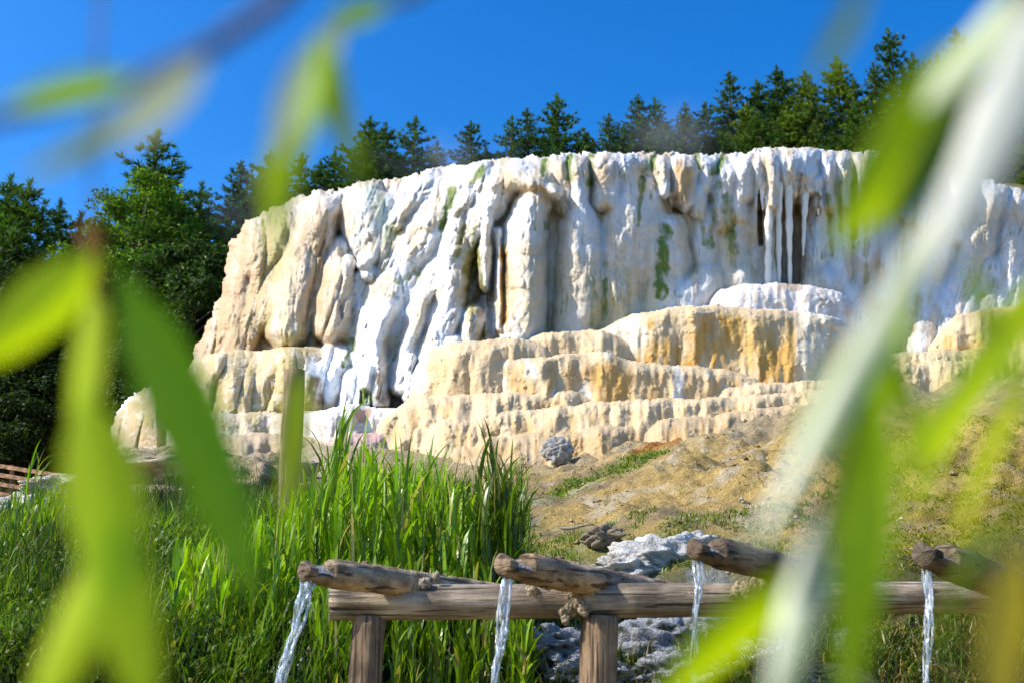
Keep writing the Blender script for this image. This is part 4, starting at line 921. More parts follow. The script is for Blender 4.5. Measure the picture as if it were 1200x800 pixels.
# ------------------------------------------------------------------ fence
fe = empty('wooden_fence', at(14, 588, 31))
tag(fe, 'brown wooden rail fence in front of the dark wood at the left edge', 'fence')
def fpt(x, y): return at(x, y, 31 - (x - 14) * .012)
def boxy(mb, p0, p1, wy, wz):
    p0 = np.asarray(p0, float); p1 = np.asarray(p1, float); d = (p1 - p0) / np.linalg.norm(p1 - p0)
    a = np.cross(d, [0, 0, 1.0]) if abs(d[2]) < .9 else np.array([1.0, 0, 0]); a /= np.linalg.norm(a); b = np.cross(a, d)
    V = [p + sa * a * wy + sb * b * wz for p in (p0, p1) for sa, sb in ((-1, -1), (1, -1), (1, 1), (-1, 1))]
    mb.add(V, [(0, 1, 2, 3), (7, 6, 5, 4), (0, 4, 5, 1), (1, 5, 6, 2), (2, 6, 7, 3), (3, 7, 4, 0)])
for xp in (-70, -28, 14, 44, 72):
    dd = (xp - 14) * .16
    mb = MB(); boxy(mb, fpt(xp, 594 + dd), fpt(xp, 545 + dd), .05, .06); mb.build('post', M_FENCE, fe, False)
for yr in (547.5, 558, 568.5, 580):
    mb = MB(); a = fpt(-90, yr - 104 * .16 + 1); b = fpt(76, yr + 62 * .16 + 1); a[1] -= .12; b[1] -= .12; boxy(mb, a, b, .02, .055); mb.build('rail', M_FENCE, fe, False)

# ------------------------------------------------------------------ rocks
def rock(name, label, cat, c, r, seed, col, squash=(1, 1, 1), group=None, amp=.35, dirt=(.30, .25, .18)):
    rr = np.random.default_rng(seed); nu, nv = 72, 44
    th = np.linspace(0, 2 * np.pi, nu, endpoint=False); ph = np.linspace(.02, np.pi - .02, nv)
    T, Pp = np.meshgrid(th, ph); d = np.stack([np.cos(T) * np.sin(Pp), np.sin(T) * np.sin(Pp), np.cos(Pp)], -1)
    # periodic noise through 3 projections
    nz = fbm(d[..., 0] * 2.2 + seed, d[..., 2] * 2.2 + d[..., 1] * 1.4, seed, 4) + .7 * fbm(d[..., 1] * 2.4 + seed * 2, d[..., 2] * 2.1 - d[..., 0], seed + 5, 4)
    w_ = worley(d[..., 0] * 2.3 + d[..., 1] + seed, d[..., 2] * 2.3 + d[..., 1] * 1.1, seed + 9)[0]
    V = np.asarray(c) + d * (r * np.array(squash)) * (1 + amp * nz + amp * .8 * (.5 - w_))[..., None]
    idx = np.arange(nu * nv).reshape(nv, nu); nx = np.roll(idx, -1, 1)
    Fq = np.stack([idx[:-1], idx[1:], nx[1:], nx[:-1]], -1).reshape(-1, 4)
    cc = np.array(col) * (1 + .25 * nz.ravel()[:, None])
    dn = fbm(d[..., 0] * 4 + seed, d[..., 2] * 4 + d[..., 1] * 3, seed + 31, 4).ravel()
    cc = mixc(cc, dirt, sstep(.0, .45, dn) * (.85 if dirt[1] > .07 else .95))
    o = np_mesh(name, V.reshape(-1, 3), Fq, M_STONE, col=np.clip(cc, .02, .9)); tag(o, label, cat, group); return o
def gp(x, y, Y, dz=0):
    p = at(x, y, Y); p[2] = tz(p[0], p[1])[0] + dz; return p
rock('rock', 'large white mineral boulder behind the third wooden spout', 'rock', at(772, 662, 8.3), .30, 3, (.60, .59, .56), (1.15, .9, .62), amp=.3, dirt=(.34, .33, .31))
rock('rock', 'white boulder with a flat top touching the large white one on its right', 'rock', at(812, 645, 8.5), .2, 5, (.62, .60, .56), (1.1, .8, .6), amp=.3, dirt=(.34, .33, .31))
rock('rock', 'small grey white stone wedged below the white boulders', 'rock', at(735, 668, 8.1), .2, 8, (.64, .63, .60), (1.2, .8, .5))
rock('rock', 'grey pitted stone set into the lowest tan step', 'rock', at(654, 528, 15.42), .19, 6, (.42, .41, .40), (1.0, .5, .85), amp=.34)
rock('rock', 'brown rubble stone left of the white boulders', 'rock', at(706, 630, 8.8), .11, 11, (.27, .21, .13), (1.3, .8, .75), amp=.38)
rock('rock', 'long white crusted rock on the bank near the fence', 'rock', at(25, 604, 13), .34, 12, (.66, .63, .56), (1.6, .9, .65))
rock('rock', 'pale rock higher up the bank right of the long crusted rock', 'rock', at(82, 572, 14.2), .32, 13, (.64, .60, .50), (1.8, .9, .5))
rock('rock', 'low white rock at the left border of the picture', 'rock', at(-8, 622, 12), .28, 14, (.68, .66, .6), (1.2, .9, .7))
rock('rock', 'broken tan rock among grass below the outlying knob', 'rock', at(205, 545, 15.2), .42, 16, (.50, .40, .27), (1.9, .9, .55))
rock('rock', 'brown crumbly rock behind the wooden stake', 'rock', at(305, 570, 14.4), .46, 17, (.42, .32, .20), (1.5, .9, .8))
# little stones under the crossbeam, colour darkened for the shade there
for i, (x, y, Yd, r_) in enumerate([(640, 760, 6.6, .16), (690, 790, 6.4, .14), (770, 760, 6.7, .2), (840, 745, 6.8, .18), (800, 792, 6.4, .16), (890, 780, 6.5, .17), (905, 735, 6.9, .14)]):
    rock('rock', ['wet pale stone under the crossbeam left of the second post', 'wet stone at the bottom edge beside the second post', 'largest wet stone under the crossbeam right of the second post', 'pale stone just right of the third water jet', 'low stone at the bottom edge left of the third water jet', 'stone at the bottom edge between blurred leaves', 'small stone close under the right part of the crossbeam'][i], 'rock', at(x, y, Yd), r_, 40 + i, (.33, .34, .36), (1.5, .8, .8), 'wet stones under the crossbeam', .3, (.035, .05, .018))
# bleached stick on the grass
mb = MB(); t = np.linspace(0, 1, 14); mb.tube(at(655 + 40 * t, 618 - 3 * t + 1.5 * np.sin(5 * t), np.full(14, 9.1)), np.interp(t, [0, .2, 1], [.004, .016, .006]), 7, noise=.1)
tag(mb.build('stick', M_BEAM), 'bleached stick lying on the moss behind the second spout', 'stick')
# wooden stake
st = MB(); t = np.linspace(0, 1, 12)
pb = at(337, 625, 9.6); pt = at(345, 434, 9.6)
st.tube(pb + (pt - pb) * t[:, None], .095 - .004 * t, 14, noise=.04, seed=5)
o = st.build('wooden_stake', M_POST); tag(o, 'weathered upright wooden stake standing in the reeds left of the white cascade', 'stake')

# ------------------------------------------------------------------ spout rack
def log(P0, P1, r0, r1, n=34, bend=0, seed=0, nseg=24, noise=.03):
    t = np.linspace(0, 1, nseg); P0 = np.asarray(P0); P1 = np.asarray(P1)
    P_ = P0 + (P1 - P0) * t[:, None]; P_[:, 2] += bend * np.sin(t * np.pi)
    th = np.linspace(0, 2 * np.pi, n, endpoint=False)
    d = (P1 - P0) / np.linalg.norm(P1 - P0); a = np.cross(d, [0, 0, 1.0]) if abs(d[2]) < .9 else np.cross(d, [0, 1.0, 0]); a /= np.linalg.norm(a); b = np.cross(a, d)
    T, S = np.meshgrid(th, t)
    R_ = (r0 + (r1 - r0) * S) * (1 + noise * 1.3 * fbm(np.cos(T) * 1.5 + seed, np.sin(T) * 1.5 + S * 4, seed, 3) + noise * fbm(np.cos(T) * 4 + seed, np.sin(T) * 4 + S * 2, seed + 3, 2))
    V = P_[:, None, :] + (np.cos(T) * R_)[..., None] * a + (np.sin(T) * R_)[..., None] * b
    idx = np.arange(nseg * n).reshape(nseg, n); nx = np.roll(idx, -1, 1)
    Fq = np.stack([idx[:-1], nx[:-1], nx[1:], idx[1:]], -1).reshape(-1, 4)
    V = V.reshape(-1, 3); k = len(V)
    jit = d * .008
    V = np.vstack([V, P_[0] - jit, P_[-1] + jit])
    F3 = [(k, idx[0, (j + 1) % n], idx[0, j]) for j in range(n)] + [(k + 1, idx[-1, j], idx[-1, (j + 1) % n]) for j in range(n)]
    return V, Fq, F3
BY = 5.3
rack = empty('spout_rack', at(700, 705, BY))
tag(rack, 'weathered log frame of one long crossbeam on round posts carrying the wooden spouts', 'wooden frame')
mb = MB(); V, Fq, F3 = log(at(388, 706, BY), at(1170, 699, BY + .05), .079, .072, bend=.0, seed=4, nseg=60, noise=.045); mb.add(V, Fq, F3); mb.build('crossbeam', M_BEAM, rack)
for (x0, y0, x1, y1, r0) in [(433, 722, 424, 860, .073), (703, 722, 700, 860, .085)]:
    p1 = at(x0, y0, BY + .01); p0 = at(x1, y1, BY + .01); d = (p0 - p1) / np.linalg.norm(p0 - p1); p0 = p1 + d * (p1[2] + .2) / max(-d[2], .5)
    mb = MB(); V, Fq, F3 = log(p1, p0, r0, r0 * 1.06, seed=int(x0), nseg=40, noise=.05); mb.add(V, Fq, F3); mb.build('post', M_POST, rack)

# crust material
M_CRUST = rock_mat('mineral_crust', [(70, .02), (25, .03), (180, .008)], rough=.6, streak=False)
def lump(mb, c, r, seed, col, squash=(1, 1, 1)):
    nu, nv = 30, 18; th = np.linspace(0, 2 * np.pi, nu, endpoint=False); ph = np.linspace(.03, np.pi - .03, nv)
    T, Pp = np.meshgrid(th, ph); d = np.stack([np.cos(T) * np.sin(Pp), np.sin(T) * np.sin(Pp), np.cos(Pp)], -1)
    nz = fbm(d[..., 0] * 2 + seed, d[..., 2] * 2 + d[..., 1], seed, 3) + .5 * fbm(d[..., 1] * 5 + seed, d[..., 2] * 5 + d[..., 0] * 3, seed + 2, 2)
    V = np.asarray(c) + d * (r * np.array(squash)) * (1 + .35 * nz)[..., None]
    idx = np.arange(nu * nv).reshape(nv, nu); nx = np.roll(idx, -1, 1)
    mb.add(V.reshape(-1, 3), np.stack([idx[:-1], idx[1:], nx[1:], nx[:-1]], -1).reshape(-1, 4), None, np.clip(np.array(col) * (1 + .3 * nz.ravel()[:, None]), .02, .9))

# water
M_WATER, nt, nd, L = new_mat('falling_water')
out = nd.new('ShaderNodeOutputMaterial')
gl = nd.new('ShaderNodeBsdfGlass'); gl.inputs['IOR'].default_value = 1.33; gl.inputs['Roughness'].default_value = .04; gl.inputs[0].default_value = (.96, .98, .97, 1)
tr_ = nd.new('ShaderNodeBsdfTransparent'); tr_.inputs[0].default_value = (.93, .95, .95, 1)
df = nd.new('ShaderNodeBsdfDiffuse'); df.inputs[0].default_value = (.86, .88, .9, 1)
gs = nd.new('ShaderNodeBsdfGlossy'); gs.inputs['Roughness'].default_value = .12; gs.inputs[0].default_value = (1, 1, 1, 1)
m1 = nd.new('ShaderNodeMixShader'); m1.inputs[0].default_value = .35; L.new(tr_.outputs[0], m1.inputs[1]); L.new(gl.outputs[0], m1.inputs[2])
mx = nd.new('ShaderNodeMixShader'); nz_ = noise_node(nt, 1, 3, .6, mapped(nt, (130, 130, 14)))
rp = nd.new('ShaderNodeMapRange'); rp.inputs['From Min'].default_value = .46; rp.inputs['From Max'].default_value = .66; rp.inputs['To Min'].default_value = .03; rp.inputs['To Max'].default_value = .75
L.new(nz_.outputs['Fac'], rp.inputs['Value']); L.new(rp.outputs[0], mx.inputs[0]); L.new(m1.outputs[0], mx.inputs[1])
m3 = nd.new('ShaderNodeMixShader'); m3.inputs[0].default_value = .45; L.new(df.outputs[0], m3.inputs[1]); L.new(gs.outputs[0], m3.inputs[2]); L.new(m3.outputs[0], mx.inputs[2])
bp = nd.new('ShaderNodeBump'); bp.inputs['Distance'].default_value = .012; nb_ = noise_node(nt, 1, 3, .6, mapped(nt, (90, 90, 14))); L.new(nb_.outputs['Fac'], bp.inputs['Height'])
for q_ in (gl, gs): L.new(bp.outputs[0], q_.inputs['Normal'])
L.new(mx.outputs[0], out.inputs[0])

SPG = 'wooden spouts lying across the crossbeam'
def spout(label, wlabel, m0, mY, b1, bY, r0, r1, jet, jw, crust_px, tone=(1, 1, 1), seed=0):
    """m0: pixel of the log's mouth end (axis), b1: pixel where it meets the beam line, jet: list of pixel points of falling water"""
    A0 = at(m0[0], m0[1], mY); A1 = at(b1[0], b1[1], bY); d = A1 - A0; d /= np.linalg.norm(d)
    e = empty('log_spout', at(b1[0], b1[1] + 10, bY)); tag(e, label, 'wooden spout', SPG)
    a = np.cross(d, [0, 0, 1.0]); a /= np.linalg.norm(a); b = np.cross(a, d)
    lip_len = r0 * 2.0; T0 = A0 - d * lip_len; A2 = A1 + d * .8; full = np.linalg.norm(A2 - T0)
    ntc = (r0 * .62, lip_len)                                    # notch from .. to along the log
    e_ = 1e-4
    sv = np.unique(np.concatenate([[0, .004, .012], np.linspace(.02, ntc[0] - .002, 6), [ntc[0], ntc[0] + .003], np.linspace(ntc[0] + .008, ntc[1] - .006, 10), [ntc[1] - .002, ntc[1] + .002], np.linspace(ntc[1] + .01, full, 44)]))
    n_ = 56; th = np.linspace(0, 2 * np.pi, n_, endpoint=False); T, S = np.meshgrid(th, sv)
    taper = r0 + (r1 - r0) * S / full
    Rn = taper * (1 + .06 * fbm(np.cos(T) * 1.4 + seed, np.sin(T) * 1.4 + S * 7, seed, 3) + .035 * fbm(np.cos(T) * 4 + seed, np.sin(T) * 4 + S * 14, seed + 3, 3))
    Rn = Rn * np.interp(S, [0, .012, .03, ntc[0], ntc[1] - .001, ntc[1] + .02], [.66, .74, .78, .80, .84, 1.0])
    ang = (T - math.radians(62) + np.pi) % (2 * np.pi) - np.pi
    hcut = r0 * (.02 + .10 * np.sin(S * 60 + seed))
    cutR = np.where(np.abs(ang) < 1.45, hcut / np.maximum(np.cos(ang), .12), 9)
    notch = (S > ntc[0] + .001) & (S < ntc[1]) & (cutR < Rn)
    tipcut = (S <= ntc[0] + .001) & (np.abs(ang) < 1.3) & (r0 * .46 / np.maximum(np.cos(ang), .2) < Rn)
    Rn = np.where(notch, np.maximum(cutR, r0 * .02), np.where(tipcut, r0 * .46 / np.maximum(np.cos(ang), .2), Rn))
    ctr_ = T0 + d * S[..., None]
    V = ctr_ + (np.cos(T) * Rn)[..., None] * a + (np.sin(T) * Rn)[..., None] * b
    tn = np.ones(S.shape)[..., None] * np.array(tone)
    tn = np.where(notch[..., None], np.array((.16, .13, .10)), tn); tn = np.where((S < ntc[1] + .001)[..., None] & ~notch[..., None], np.array(tone) * .7, tn)
    wet_ = 1 - .45 * sstep(0, 1, fbm(np.cos(T) * 2 + seed, np.sin(T) * 2 + S * 9, seed + 21, 3) + .2)
    tn = tn * wet_[..., None]
    ns_ = len(sv); idx = np.arange(ns_ * n_).reshape(ns_, n_); nx = np.roll(idx, -1, 1)
    Fq = np.stack([idx[:-1], nx[:-1], nx[1:], idx[1:]], -1).reshape(-1, 4); V = V.reshape(-1, 3); k_ = len(V)
    V = np.vstack([V, T0 - d * .006, A2]); tn = np.vstack([tn.reshape(-1, 3), np.array(tone) * .35, np.array(tone)])
    F3 = [(k_, idx[0, (j + 1) % n_], idx[0, j]) for j in range(n_)] + [(k_ + 1, idx[-1, j], idx[-1, (j + 1) % n_]) for j in range(n_)]
    mb = MB(); mb.add(V, Fq, F3, tn); mb.build('log_body', M_SPOUT, e)
    # broken knot on the top of the log
    mb = MB(); kp = A0 + d * (r0 * 3.2) + b * r0 * .95; lump(mb, kp, r0 * .22, seed + 300, np.array(tone) * .5, (1.3, 1, .8)); mb.build('knot', M_SPOUT, e)
    if crust_px:
        mb = MB(); r = np.random.default_rng(seed)
        for k in range(60):
            p = at(crust_px[0] + r.normal(0, crust_px[2] * .8), crust_px[1] + r.normal(0, crust_px[3] * .8), bY - .062 + r.normal(0, .010))
            lump(mb, p, r.uniform(.008, .024), seed * 31 + k, (.46, .37, .25) if r.random() < .6 else (.30, .22, .13), (1, .7, 1.2))
        mb.build('mineral_crust', M_CRUST, e)
    # falling water
    J = np.array(jet, float); tt = np.linspace(0, 1, 90); s = np.linspace(0, 1, len(J))
    jx = np.interp(tt, s, J[:, 0]); jy = np.interp(tt, s, J[:, 1])
    ker = np.ones(15) / 15; jx = np.convolve(np.pad(jx, 7, 'edge'), ker, 'valid'); jy = np.convolve(np.pad(jy, 7, 'edge'), ker, 'valid')
    jY = mY - .06 - lip_len * .3 * 0 - np.linspace(0, .10, 90)
    ctr = at(jx, jy, jY)
    wt = empty('water_jet', ctr[0]); tag(wt, wlabel, 'water jet', 'water jets falling from the spouts')
    mb = MB(); r = np.random.default_rng(seed + 77); nst = 6
    for k in range(nst):
        ph = r.uniform(0, 6.28); wj = jw * np.interp(tt, [0, .25, 1], [1, .75, .5]) * mY / F
        offx = wj * (.55 * ((k + .5) / nst * 2 - 1)) + wj * .22 * np.sin(tt * r.uniform(9, 14) + ph)
        P_ = ctr + np.stack([offx, .012 * np.sin(tt * 9 + ph * 2) , 0 * tt], 1)
        rad = wj * r.uniform(.10, .24) * (1 + .16 * np.sin(tt * r.uniform(30, 50) + ph) + .14 * np.sin(tt * r.uniform(80, 120)) * tt)
        rad[-1] *= .2
        mb.tube(P_, np.maximum(rad, .0018), 9)
    # thin sheet between strands near the lip
    mb.build('stream', M_WATER, wt)
    mb = MB()
    for k in range(70):
        f = r.random()**.7; i = int(f * 89); p = ctr[i] + np.array([r.normal(0, jw * .55 * mY / F), r.normal(0, .02), r.normal(0, .01)]); R_ = r.uniform(.0015, .0042)
        th = np.linspace(0, 2 * np.pi, 7, endpoint=False); V = [p + [0, 0, R_ * 1.5]] + [p + R_ * np.array([math.cos(q), math.sin(q), 0]) for q in th] + [p - [0, 0, R_ * 1.2]]
        mb.add(V, None, [(0, 1 + j, 1 + (j + 1) % 7) for j in range(7)] + [(8, 1 + (j + 1) % 7, 1 + j) for j in range(7)])
    mb.build('droplets', M_WATER, wt)['kind'] = 'stuff'
    # water lying in the scoop
    mb = MB(); V = []
    nrm_ = a * math.cos(math.radians(62)) + b * math.sin(math.radians(62)); acr = np.cross(d, nrm_)
    for s_ in np.linspace(0.02, .64, 6):
        c = A0 - d * lip_len * s_ + nrm_ * (r0 * .2)
        for q in (-.8, -.4, 0, .4, .8): V.append(c + acr * q * r0 + nrm_ * .004 * math.sin(9 * s_ + 5 * q))
    mb.add(V, [(i * 5 + j, i * 5 + j + 1, i * 5 + j + 6, i * 5 + j + 5) for i in range(5) for j in range(4)]); mb.build('pooled_water', M_WATER, wt)
    return e
spout('leftmost pale wooden spout overhanging the left end of the crossbeam', 'leftmost arching water jet in front of the green reeds', (384, 671), 4.95, (486, 684), 5.32, .064, .054,
      [(366, 668), (360, 690), (352, 715), (342, 750), (334, 780), (326, 812), (318, 850)], 16, (478, 693, 20, 9), (1.2, 1.15, 1.05), 3)
spout('second wooden spout from the left with thick mineral crust below it', 'water jet falling beside the second post in front of the dark bank', (615, 665), 4.95, (702, 681), 5.32, .071, .058,
      [(598, 664), (594, 690), (590, 720), (586, 750), (582, 780), (578, 812), (572, 860)], 13, (668, 700, 22, 13), (1.15, 1.06, .95), 6)
spout('dark wooden spout pointing out in front of the white boulders', 'thin water jet falling in front of the white boulders', (838, 647), 4.95, (935, 669), 5.32, .068, .062,
      [(820, 650), (819, 672), (817, 700), (815, 730), (814, 765), (812, 812), (810, 860)], 10, (888, 688, 16, 8), (.46, .42, .37), 9)  # low tone puts the willow's shade into the wood colour
spout('rightmost dark wooden spout half hidden by blurred willow leaves', 'rightmost thin water jet in front of the dark weeds', (1106, 656), 4.75, (1192, 688), 5.15, .078, .074,
      [(1088, 658), (1089, 690), (1088, 720), (1087, 750), (1086, 780), (1085, 812), (1084, 860)], 9, None, (.44, .44, .40), 12)  # wood colour lowered here too, to carry the willow's shade

# ------------------------------------------------------------------ willow branches close to the lens
def leaf(branch, pts, wpx, Y, col, pale=False, roll=0.0, seed=0):
    """a lanceolate leaf whose midrib runs through the given points"""
    pts = np.array(pts, float); Yv = np.linspace(Y[0], Y[1], len(pts)) if isinstance(Y, tuple) else np.full(len(pts), Y)
    t = np.linspace(0, 1, 22); s = np.linspace(0, 1, len(pts))
    c = at(np.interp(t, s, pts[:, 0]), np.interp(t, s, pts[:, 1]), np.interp(t, s, Yv))
    k = np.ones(5) / 5; c = np.stack([np.convolve(np.pad(c[:, i], 2, 'reflect', reflect_type='odd'), k, 'valid') for i in range(3)], 1)
    T = np.gradient(c, axis=0); T /= np.linalg.norm(T, axis=1)[:, None]
    view = np.array([0, 1.0, .1]); sd = np.cross(T, view); sd /= np.linalg.norm(sd, axis=1)[:, None]; nm = np.cross(sd, T)
    sd2 = sd * math.cos(roll) + nm * math.sin(roll); nm2 = np.cross(sd2, T)
    hw = 1.2 * wpx * Yv.mean() / F * .5 * np.interp(t, [0, .06, .2, .45, .75, .93, 1], [.06, .25, .75, 1, .75, .28, .02])
    qs = np.array([-1, -.5, 0, .5, 1.0]); V = []; Cc = []
    for q in qs:
        V.append(c + sd2 * (hw * q)[:, None] + nm2 * (np.abs(q) * hw * .28 + .012 * hw * np.sin(t * 40 + q))[:, None])
        Cc.append(np.tile(np.array(col) * (1.0 if q else 1.25), (22, 1)))
    V = np.stack(V, 1); Cc = np.stack(Cc, 1); idx = np.arange(22 * 5).reshape(22, 5)
    Fq = np.stack([idx[:-1, :-1], idx[:-1, 1:], idx[1:, 1:], idx[1:, :-1]], -1).reshape(-1, 4)
    o = np_mesh('leaf', V.reshape(-1, 3), Fq, M_WILLOWPALE if pale else M_WILLOW, branch, Cc.reshape(-1, 3))
    if pale: o['label'] = 'pale silvery leaf underside'
def twig(branch, pts, Y, r, tone=(1, 1, 1)):
    pts = np.array(pts, float); Yv = np.array(Y, float) if hasattr(Y, '__len__') else np.full(len(pts), Y)
    t = np.linspace(0, 1, 26); s = np.linspace(0, 1, len(pts))
    c = at(np.interp(t, s, pts[:, 0]), np.interp(t, s, pts[:, 1]), np.interp(t, s, Yv))
    mb = MB(); mb.tube(c, np.linspace(r, r * .5, 26), 9, C=tone); mb.build('twig', M_TWIG, branch)
YG = (.48, .66, .002); MG = (.30, .52, .002); DG = (.12, .20, .005); PALE = (.6, .64, .44)
WG = 'out of focus willow branches hanging close in front'
def branch(loc, label):
    e = empty('willow_branch', loc); tag(e, label, 'willow branch', WG); return e
b = branch(at(112, 300, .30), 'blurred hanging branch with long yellow green leaves in front of the left wood and grass')
twig(b, [(140, -420), (118, 0), (108, 200), (112, 330), (118, 480), (128, 650)], .31, .0007, (1.1, .7, .3))
twig(b, [(110, 270), (112, 300), (113, 345)], .31, .0034, (2.2, 1.1, .12))
leaf(b, [(112, 300), (70, 335), (20, 380), (-60, 440)], 66, (.30, .29), YG, roll=.3)
leaf(b, [(112, 325), (100, 400), (92, 480), (92, 560)], 52, .31, YG, roll=-.5)
leaf(b, [(140, 318), (178, 400), (222, 490), (262, 590), (300, 705)], 74, (.29, .30), (.17, .38, .002), roll=.25)
leaf(b, [(102, 460), (112, 540), (126, 620), (134, 720)], 82, .28, YG, roll=.1)
leaf(b, [(128, 610), (110, 690), (70, 770), (30, 850)], 66, .29, YG, roll=-.3)
leaf(b, [(130, 600), (140, 680), (158, 760), (176, 850)], 58, .28, YG, roll=.4)
b = branch(at(160, 90, .22), 'strongly blurred bare grey twig with a few leaves across the blue sky at top left')
twig(b, [(420, -150), (330, 0), (240, 60), (150, 100), (60, 125), (-40, 150)], [.22, .22, .22, .22, .22, .22], .0026, (.75, .8, 1.1))
leaf(b, [(160, 92), (110, 98), (60, 108), (0, 125)], 34, .21, MG, roll=.5)
leaf(b, [(215, 90), (170, 130), (110, 170), (20, 210)], 34, .22, (.16, .22, .12), roll=.8)
leaf(b, [(240, 70), (200, 105), (160, 140), (128, 170)], 48, .2, PALE, True, roll=.4)
b = branch(at(390, 20, .27), 'blurred willow spray drooping from the top edge left of the middle')
twig(b, [(640, -200), (490, -5), (420, 14), (385, 60), (362, 110), (340, 150)], .27, .0016, (.9, 1.2, .4))
leaf(b, [(405, 20), (370, 70), (340, 120), (318, 190)], 46, .26, PALE, True, roll=.4)
leaf(b, [(385, 70), (352, 120), (328, 190), (316, 290)], 48, .27, YG, roll=.2)
leaf(b, [(395, 55), (394, 100), (402, 150), (432, 222)], 32, .27, (.26, .38, .02), roll=.5)
leaf(b, [(370, 40), (375, 80), (365, 130), (358, 165)], 40, .25, MG, roll=-.4)
leaf(b, [(460, 2), (430, 10), (400, 20), (372, 52)], 30, .26, MG, roll=.2)
twig(b, [(340, 150), (352, 290), (352, 430)], .3, .0006, (.6, 1.0, .3))
leaf(b, [(352, 425), (347, 480), (341, 540), (333, 620)], 28, .36, (.34, .46, .004), roll=.3)
b = branch(at(1160, 40, .26), 'large blurred willow branch with pale and dark leaves over the right side')
twig(b, [(1260, -300), (1200, 0), (1168, 100), (1130, 190), (1090, 280)], [.27, .27, .26, .26, .26], .0024, (.6, .55, .5))
leaf(b, [(1150, 30), (1100, 120), (1050, 195), (975, 290)], 92, .25, (.42, .60, .002), roll=.35)
leaf(b, [(1138, 80), (1110, 160), (1078, 215), (1030, 285)], 46, .24, (.06, .12, .005), roll=.2)
leaf(b, [(1240, -40), (1190, 80), (1150, 180), (1080, 330)], 70, .235, (.44, .46, .38), True, roll=-.5)
leaf(b, [(1190, -20), (1150, 50), (1120, 80), (1080, 130)], 56, .24, (.5, .56, .3), True, roll=-.6)
leaf(b, [(1125, 200), (1060, 330), (980, 470), (880, 650)], 38, .25, (.27, .33, .15), True, roll=-.5)
leaf(b, [(1020, -40), (1000, 20), (975, 60), (950, 100)], 30, .2, DG, roll=.5)
b = branch(at(1020, 430, .29), 'blurred branch with a long upright green leaf over the lower right slope')
twig(b, [(1090, 280), (1040, 380), (1015, 430), (960, 640), (930, 700)], .28, .0013, (.7, 1.0, .4))
leaf(b, [(1005, 400), (1022, 520), (1016, 660), (990, 840)], 78, .28, (.34, .54, .004), roll=.3)
leaf(b, [(1240, 300), (1200, 380), (1130, 480), (1060, 600)], 70, .33, (.34, .46, .01), roll=.8)
leaf(b, [(1075, 330), (1050, 400), (1040, 470), (1000, 560)], 40, .29, (.40, .58, .004), roll=.5)
leaf(b, [(1040, 380), (1060, 450), (1085, 520), (1100, 600)], 36, .29, (.42, .58, .006), roll=.5)
leaf(b, [(1130, 300), (1160, 360), (1185, 430), (1215, 500)], 40, .3, (.40, .54, .008), roll=.5)
leaf(b, [(1210, 420), (1190, 480), (1150, 560), (1120, 640)], 46, .31, (.36, .44, .02), roll=.8)
leaf(b, [(1260, 330), (1180, 420), (1100, 500), (1030, 570)], 62, .27, (.22, .34, .03), roll=.9)
leaf(b, [(1040, 380), (1000, 420), (950, 500), (925, 560)], 46, .29, (.20, .32, .03), roll=.7)
leaf(b, [(962, 600), (945, 680), (925, 750), (900, 850)], 40, .28, (.30, .36, .18), True, roll=-.5)
leaf(b, [(950, 660), (890, 720), (830, 770), (770, 830)], 54, .29, YG, roll=.4)
leaf(b, [(1200, 640), (1188, 700), (1178, 760), (1170, 850)], 60, .27, (.52, .42, .05), roll=.3)
leaf(b, [(1240, 560), (1160, 640), (1120, 700), (1100, 800)], 56, .3, (.16, .25, .03), roll=1.1)

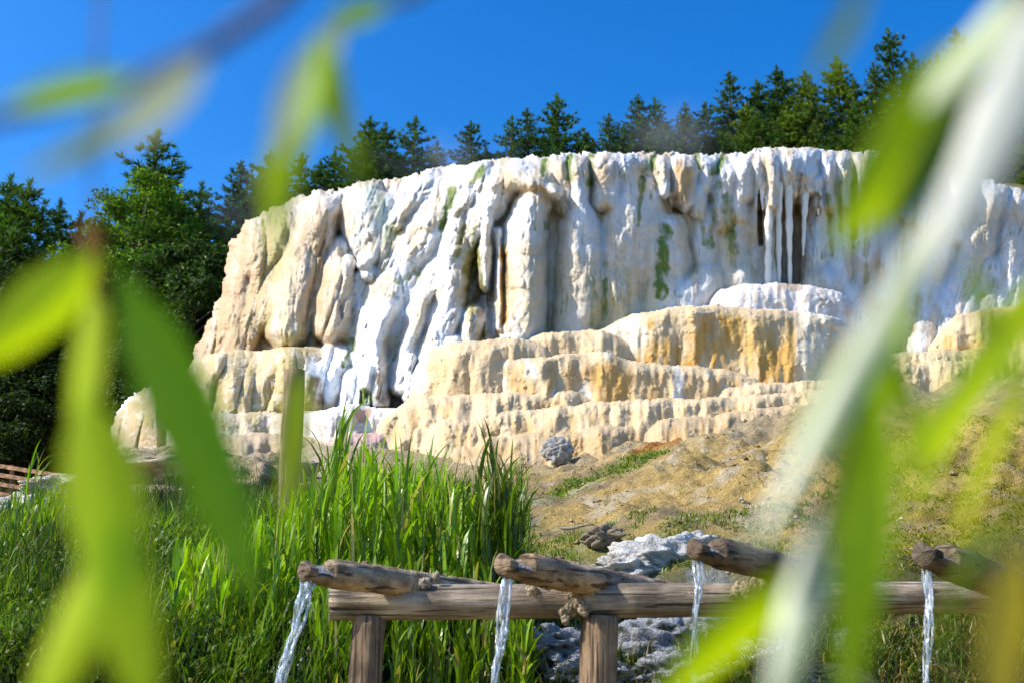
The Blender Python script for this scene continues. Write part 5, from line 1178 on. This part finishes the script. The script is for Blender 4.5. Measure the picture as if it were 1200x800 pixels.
# ------------------------------------------------------------------ steam drifting off the warm terrace
M_STEAM, nt, nd, L = new_mat('steam')
out = nd.new('ShaderNodeOutputMaterial'); pv = nd.new('ShaderNodeVolumePrincipled'); pv.inputs['Color'].default_value = (.95, .97, 1, 1); pv.inputs['Anisotropy'].default_value = .2
tc = nd.new('ShaderNodeTexCoord'); gr = nd.new('ShaderNodeVectorMath'); gr.operation = 'LENGTH'; L.new(tc.outputs['Object'], gr.inputs[0])
mr = nd.new('ShaderNodeMapRange'); mr.inputs['From Min'].default_value = .15; mr.inputs['From Max'].default_value = .95; mr.inputs['To Min'].default_value = 1; mr.inputs['To Max'].default_value = 0; L.new(gr.outputs['Value'], mr.inputs['Value'])
nn_ = noise_node(nt, .7, 4, .6, geo_pos(nt)); nr_ = nd.new('ShaderNodeMapRange'); nr_.inputs['From Min'].default_value = .42; nr_.inputs['From Max'].default_value = .68; nr_.inputs['To Max'].default_value = .16; L.new(nn_.outputs['Fac'], nr_.inputs['Value'])
mu = nd.new('ShaderNodeMath'); mu.operation = 'MULTIPLY'; L.new(mr.outputs[0], mu.inputs[0]); L.new(nr_.outputs[0], mu.inputs[1]); L.new(mu.outputs[0], pv.inputs['Density']); L.new(pv.outputs[0], out.inputs['Volume'])
scene.cycles.volume_step_rate = 2.0; scene.cycles.volume_max_steps = 64
for i, (x, y, Yd, sx, sz, lab) in enumerate([(282, 232, 26, 1.1, 1.3, 'thin steam wisp rising beside the left shoulder of the terrace'), (525, 182, 27, 2.4, .9, 'thin steam wisp drifting above the middle left crest'), (798, 155, 28, 2.0, 1.2, 'thin steam wisp in front of the pines right of the middle')]):
    mb = MB(); nu, nv = 24, 14; th = np.linspace(0, 2 * np.pi, nu, endpoint=False); ph = np.linspace(.01, np.pi - .01, nv); T, Pp = np.meshgrid(th, ph)
    V = np.stack([np.cos(T) * np.sin(Pp), np.sin(T) * np.sin(Pp), np.cos(Pp)], -1).reshape(-1, 3); idx = np.arange(nu * nv).reshape(nv, nu); nx = np.roll(idx, -1, 1)
    o = np_mesh('steam', V, np.concatenate([np.stack([idx[:-1], idx[1:], nx[1:], nx[:-1]], -1).reshape(-1, 4)]), M_STEAM)
    o.location = at(x, y, Yd); o.scale = (sx, 1.2, sz); tag(o, lab, 'steam', kind='stuff')
